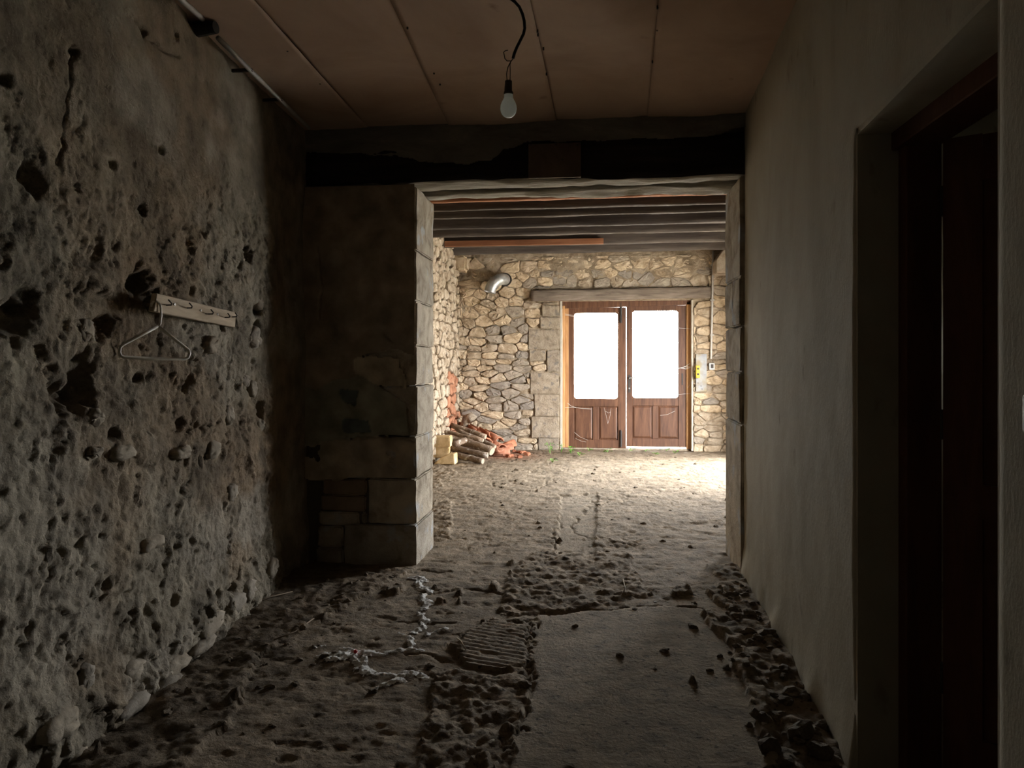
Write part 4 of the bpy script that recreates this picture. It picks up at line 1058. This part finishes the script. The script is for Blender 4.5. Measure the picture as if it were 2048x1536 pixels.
def tile(px, py, v, L, ang, tilt, roll, r_, k):
    c = on_v(px, py, v); V = []; Fc = []; n = 8; t_ = .016
    for i in range(2):
        for rad in (r_, r_ - t_):
            rf = rad * (1 - .18 * i)
            for j in range(n + 1):
                w = math.pi * j / n; V.append(Vector((L * (i - .5) * -1, rf * math.cos(w), rf * math.sin(w) - r_ * .5)))
    m_ = n + 1
    for j in range(n):
        Fc += [(j, j + 1, 2 * m_ + j + 1, 2 * m_ + j), (m_ + j, 3 * m_ + j, 3 * m_ + j + 1, m_ + j + 1), (j, m_ + j, m_ + j + 1, j + 1), (2 * m_ + j, 2 * m_ + j + 1, 3 * m_ + j + 1, 3 * m_ + j)]
    Fc += [(0, 2 * m_, 3 * m_, m_), (n, m_ + n, 3 * m_ + n, 2 * m_ + n)]
    R = Matrix.Rotation(ang, 3, 'Z') @ Matrix.Rotation(tilt, 3, 'Y') @ Matrix.Rotation(roll, 3, 'X')
    V = [c + R @ v_ for v_ in V]
    return mk('roof_tile', V, Fc, M['terracotta'], None, True, recenter=True)
TL = [(930, 853, 12.25, .36, -.75, .25, .3), (946, 857, 12.15, .36, -.8, .25, 2.9), (958, 862, 12.1, .36, -.85, .22, .1), (974, 866, 12.0, .36, -.9, .2, 2.8), (988, 874, 11.9, .36, -.9, .15, .1),
      (962, 876, 11.75, .34, -.7, .2, .2), (979, 884, 11.65, .34, -.8, .15, 2.9), (994, 889, 11.7, .34, -.95, .1, .2), (1006, 895, 11.75, .32, .5, -.15, .1), (1012, 889, 11.95, .32, .6, -.25, .3), (985, 897, 11.4, .32, -.6, .08, 2.8), (1000, 901, 11.45, .3, .3, -.05, .2)]
for k, (px, py, v, L, an, ti, ro) in enumerate(TL):
    T(tile(px, py, v, L, an, ti, ro, .085, k), 'curved terracotta roof tile stacked behind the logs', 'tile', 'terracotta roof tiles in the corner pile')
p = on_v(934, 842, 12.2)
e = T(empty('clay_pipe_elbow', p), 'dull brown clay pipe elbow on top of the tile pile', 'pipe')
MB().tube([p + Vector((-.04, .02, -.16)), p + Vector((-.03, 0, -.05)), p + Vector((0, -.02, .04)), p + Vector((.07, -.04, .07)), p + Vector((.12, -.05, .02))], [.075, .078, .085, .08, .085], 14).build('bend', M['jamb'], e, True)
def brick(x0, y0, x1, y1, v, dep, mt, lab, name, k):
    a, b = on_v(x0, y1, v), on_v(x1, y0, v)
    o = rough_box(name, (a.x, v, a.z), (b.x, v + dep, b.z), M[mt], None, sub=2, jit=.008, bevel=.012, seed=k)
    T(o, lab, 'brick', 'yellow bricks beside the logs'); return o
o = brick(856, 873, 899, 894.5, 10.62, .24, 'yblock', 'upper yellow brick stacked beside the log pile', 'yellow_brick', 2); o.rotation_euler.z = .03
o = brick(856, 895.5, 898, 916, 10.62, .24, 'yblock', 'lower yellow brick stacked beneath another beside the log pile', 'yellow_brick', 4); o.rotation_euler.z = -.03
a, b = on_v(866, 929, 10.3), on_v(910, 908, 10.3)
P = [(a.x, a.z), (b.x, a.z), (b.x - .01, b.z), (b.x - .1, b.z - .01), (a.x + .12, a.z + .1)]
mb = MB(); nP = len(P); mb.add([(x, 10.3, z) for x, z in P] + [(x, 10.55, z) for x, z in P], [tuple(range(nP)), tuple(range(nP, 2 * nP))[::-1]] + [(i, i + nP, (i + 1) % nP + nP, (i + 1) % nP) for i in range(nP)])
o = mb.build('broken_stone', M['yblock'], None, bevel=.015, seg=2); T(o, 'broken wedge of yellow stone on the floor before the bricks', 'stone')
# brick rubble chips in front of the tiles
for k in range(16):
    px, py = random.uniform(985, 1060), random.uniform(896, 915); p = on_floor(px, py); s = random.uniform(.025, .06)
    z = fh(p.x, p.y)
    o = rough_box('brick_shard', (p.x - s, p.y - s * .7, z - .005), (p.x + s, p.y + s * .7, z + s * .8), M['terracotta'], None, sub=1, jit=.012, bevel=.01, seed=k)
    o.rotation_euler.z = random.uniform(0, 3); T(o, 'small red brick shard on the floor before the terracotta tiles', 'shard', 'brick shards by the tile pile')

# ------------------------------------------------------------------ clods, chips, twigs
def clod(u, v, s, k, name='earth_clod', mat='clod', flat=.6):
    rl = random.Random(k); bm = bmesh.new(); bmesh.ops.create_icosphere(bm, subdivisions=2, radius=1)
    sx, sy, sz = s * rl.uniform(.8, 1.3), s * rl.uniform(.7, 1.1), s * rl.uniform(.45, .8) * flat / .6
    for w in bm.verts:
        q = 1 + .75 * float(fbm(np.array(w.co.x * 1.9 + k * 3.1), np.array(w.co.y * 1.9 + w.co.z * 2.7), 3, k, .7)); w.co = Vector((w.co.x * q * sx, w.co.y * q * sy, w.co.z * q * sz + sz * .3))
    me = bpy.data.meshes.new(name); bm.to_mesh(me); bm.free(); me.materials.append(M[mat])
    o = bpy.data.objects.new(name, me); COL.objects.link(o); o.location = (u, v, fh(u, v) - .004); o.rotation_euler.z = rl.uniform(0, 6)
    return o
BIG = [(1602, 1468, .055), (1520, 1435, .04), (1555, 1430, .035), (1500, 1228, .04), (1470, 1230, .035), (1535, 1270, .04), (1500, 1265, .03), (1570, 1340, .035), (1590, 1385, .045), (1610, 1395, .03), (1540, 1500, .04), (1640, 1500, .045), (1570, 1520, .035)]
for k, (px, py, s) in enumerate(BIG):
    p = on_floor(px, py, .04); T(clod(p.x, p.y, s, 900 + k), 'large lumpy clod of dry earth at the foot of the plaster wall' if k else 'largest rounded clod of earth by the plaster wall', 'clod', 'large earth clods along the plaster wall')
for k in range(90):
    v = random.uniform(2.55, 5.0); u = rw_u(v) - abs(random.gauss(0, .14)) - .03; T(clod(u, v, random.uniform(.01, .026), k), 'small crumb of dry earth along the plaster wall', 'clod', 'earth crumbs along the plaster wall')
for k in range(60):
    v = random.uniform(2.7, 5.0); u = lw_u(v) + random.uniform(.12, .75); T(clod(u, v, random.uniform(.009, .022), 200 + k), 'small dark crumb of soil below the rough wall', 'clod', 'soil crumbs below the rough wall')
SP = [(1380, 1095), (870, 1178), (795, 1172), (1150, 1258), (1310, 1345), (1420, 1350), (1360, 1150), (745, 1385), (968, 1245), (860, 1335), (1060, 1310), (1055, 1325), (1270, 1225), (1050, 1375), (990, 1105), (930, 1060), (1225, 1040), (1150, 1110), (1215, 1100), (1330, 1310), (1240, 1320), (1300, 1190), (1440, 1190), (1080, 1055), (1450, 1085)]
for k, (px, py) in enumerate(SP):
    p = on_floor(px, py); T(clod(p.x, p.y, random.uniform(.012, .026), 400 + k), 'loose dark clod lying out on the trodden floor', 'clod', 'loose clods on the open floor')
for k, (px, py) in enumerate([(1333, 1490), (1528, 1455), (1540, 1283), (925, 1222), (720, 1530), (617, 1415), (835, 1365), (1455, 1215), (1310, 1200), (985, 1480)]):
    p = on_floor(px, py, .02); T(clod(p.x, p.y, random.uniform(.009, .016), 500 + k, 'stone_chip', 'chip', .4), 'tiny pale stone chip on the dark floor', 'chip', 'pale chips on the floor')
for k in range(55):
    v = random.uniform(5.9, 11.6); u = random.uniform(-1.2, 1.9); T(clod(u, v, random.uniform(.012, .03), 700 + k, 'dark_chip'), 'dark crumb scattered on the floor of the bright back room', 'chip', 'dark crumbs on the back room floor')
o = MB(); p = on_floor(711, 1305, .02); o.box((p.x - .008, p.y - .008, fh(p.x, p.y) + .01), (p.x + .008, p.y + .008, fh(p.x, p.y) + .026)); o = o.build('red_fragment', plain('red_plastic', (.55, .02, .02), .5), None, bevel=.003); T(o, 'tiny red fragment in the white powder', 'fragment')
for k, (c, lab) in enumerate([([(914, 1282), (922, 1295), (931, 1311)], 'pale dry twig lying by the hatched concrete patch'), ([(500, 1222), (540, 1205), (585, 1190)], 'thin dry stalk below the rough wall'), ([(548, 1290), (590, 1270), (628, 1245)], 'thin dry stalk on the dark soil'), ([(1246, 1165), (1250, 1180), (1248, 1192)], 'bent straw on the crumbled floor'), ([(968, 1022), (985, 1030), (992, 1036)], 'pale forked straw near the left pier')]):
    pts = []
    for q in c:
        p = on_floor(*q); pts.append((p.x, p.y, fh(p.x, p.y) + .008))
    T(MB().tube(pts, .0035, 6).build('twig', M['rack' if k in (0, 4) else 'twig'], None, True), lab, 'twig')

# ------------------------------------------------------------------ weeds by the door
def weed(px, py, h, n, k, lab):
    p = on_floor(px, py); z = fh(p.x, p.y); rl = random.Random(k)
    e = T(empty('weed', (p.x, p.y, z)), lab, 'weed', 'weeds by the double door')
    for s in range(2):
        a = rl.uniform(0, 6); MB().tube([(p.x, p.y, z - .01), (p.x + .02 * math.cos(a), p.y + .02 * math.sin(a), z + h * .5), (p.x + .05 * math.cos(a), p.y + .05 * math.sin(a), z + h)], .004, 5).build('stem', M['leaf'], e)
    for i in range(n):
        a = rl.uniform(0, 6.28); zz = z + h * rl.uniform(.15, 1); L = rl.uniform(.035, .075); d = Vector((math.cos(a), math.sin(a), rl.uniform(-.2, .7))).normalized(); s = d.cross(Vector((0, 0, 1))).normalized() * L * .35
        b_ = Vector((p.x, p.y, zz)) + Vector((math.cos(a), math.sin(a), 0)) * rl.uniform(0, .05)
        mk('leaf', [b_, b_ + d * L * .5 + s, b_ + d * L, b_ + d * L * .5 - s, b_ + d * L * .5 + Vector((0, 0, -.006))], [(0, 1, 4), (1, 2, 4), (2, 3, 4), (3, 0, 4)], M['leaf'], e, True)
weed(1100, 905, .17, 16, 3, 'leafy green weed at the foot of the stone jamb'); weed(1122, 903, .14, 8, 4, 'thin upright weed against the left door post'); weed(1142, 906, .1, 12, 5, 'low leafy weed in front of the left door leaf')
for k, (px, py) in enumerate([(1178, 901), (1215, 903), (1332, 900), (1310, 908), (1105, 925), (1350, 905), (1260, 901), (1160, 912), (1290, 902)]):
    weed(px, py, .04, 6, 20 + k, 'tiny green seedling on the bright floor before the door')

# ------------------------------------------------------------------ cobwebs
def web(strands, v, lab, r_=.004, name='cobweb'):
    mb = MB()
    for s in strands: mb.tube([on_v(a, b, v) for a, b in s], r_ * .65, 5)
    T(mb.build(name, M['web'], None), lab, 'cobweb')
vw_ = VD - .04
web([[(1358, 656), (1370, 657), (1382, 658)]], vw_, 'cobweb strand stretched high across the right door jamb')
web([[(1356, 737), (1368, 734), (1382, 734)], [(1366, 735), (1374, 731), (1380, 727)], [(1360, 736), (1372, 738), (1381, 735)]], vw_, 'thick white cobweb at mid height on the right door jamb', .006)
web([[(1352, 790), (1366, 788), (1382, 787)], [(1376, 776), (1380, 768), (1381, 762)]], vw_, 'cobweb strand below the glass at the right door jamb', .003)
web([[(1119, 817), (1135, 815), (1150, 815), (1165, 817), (1182, 818)], [(1135, 806), (1142, 812), (1152, 815)]], vw_, 'long cobweb across the left door leaf from the stone jamb')
web([[(1122, 629), (1135, 631), (1148, 633)], [(1124, 627), (1136, 629), (1148, 631)]], vw_, 'cobweb at the upper corner of the left door leaf', .005)
web([[(1208, 815), (1212, 830), (1216, 848)], [(1222, 816), (1220, 832), (1216, 846)], [(1210, 822), (1217, 826), (1221, 824)]], vw_, 'small hanging cobweb on the right panel of the left leaf', .0025)
web([[(1320, 831), (1335, 829), (1350, 822)]], vw_, 'short cobweb on the right leaf lower panel', .003)
web([[(1148, 864), (1160, 874), (1175, 880)], [(1150, 876), (1162, 882), (1172, 884)]], vw_, 'faint cobweb low on the left leaf', .0025)
# draped web sheets under the joists
def drape(pts, v0, v1, lab):
    A = [on_v(a, b, v0) for a, b in pts[0]]; B = [on_v(a, b, v1) for a, b in pts[1]]
    n = len(A); V = A + [x.lerp(y, .5) - Vector((0, 0, .03)) for x, y in zip(A, B)] + B
    Fc = [(r_ * n + i, r_ * n + i + 1, (r_ + 1) * n + i + 1, (r_ + 1) * n + i) for r_ in range(2) for i in range(n - 1)]
    o = mk('cobweb', V, Fc, M['web'], None, True, recenter=True); md = o.modifiers.new('t', 'SOLIDIFY'); md.thickness = .004
    T(o, lab, 'cobweb')
drape([[(1240, 486), (1262, 485), (1290, 486), (1310, 487)], [(1255, 499), (1272, 503), (1292, 502), (1306, 497)]], 12.1, 12.35, 'dusty cobweb sheet sagging below the last joists')
drape([[(864, 445), (874, 441), (886, 437)], [(866, 452), (876, 448), (884, 440)]], 10.6, 10.75, 'dusty cobweb in the corner of the joists above the pier')
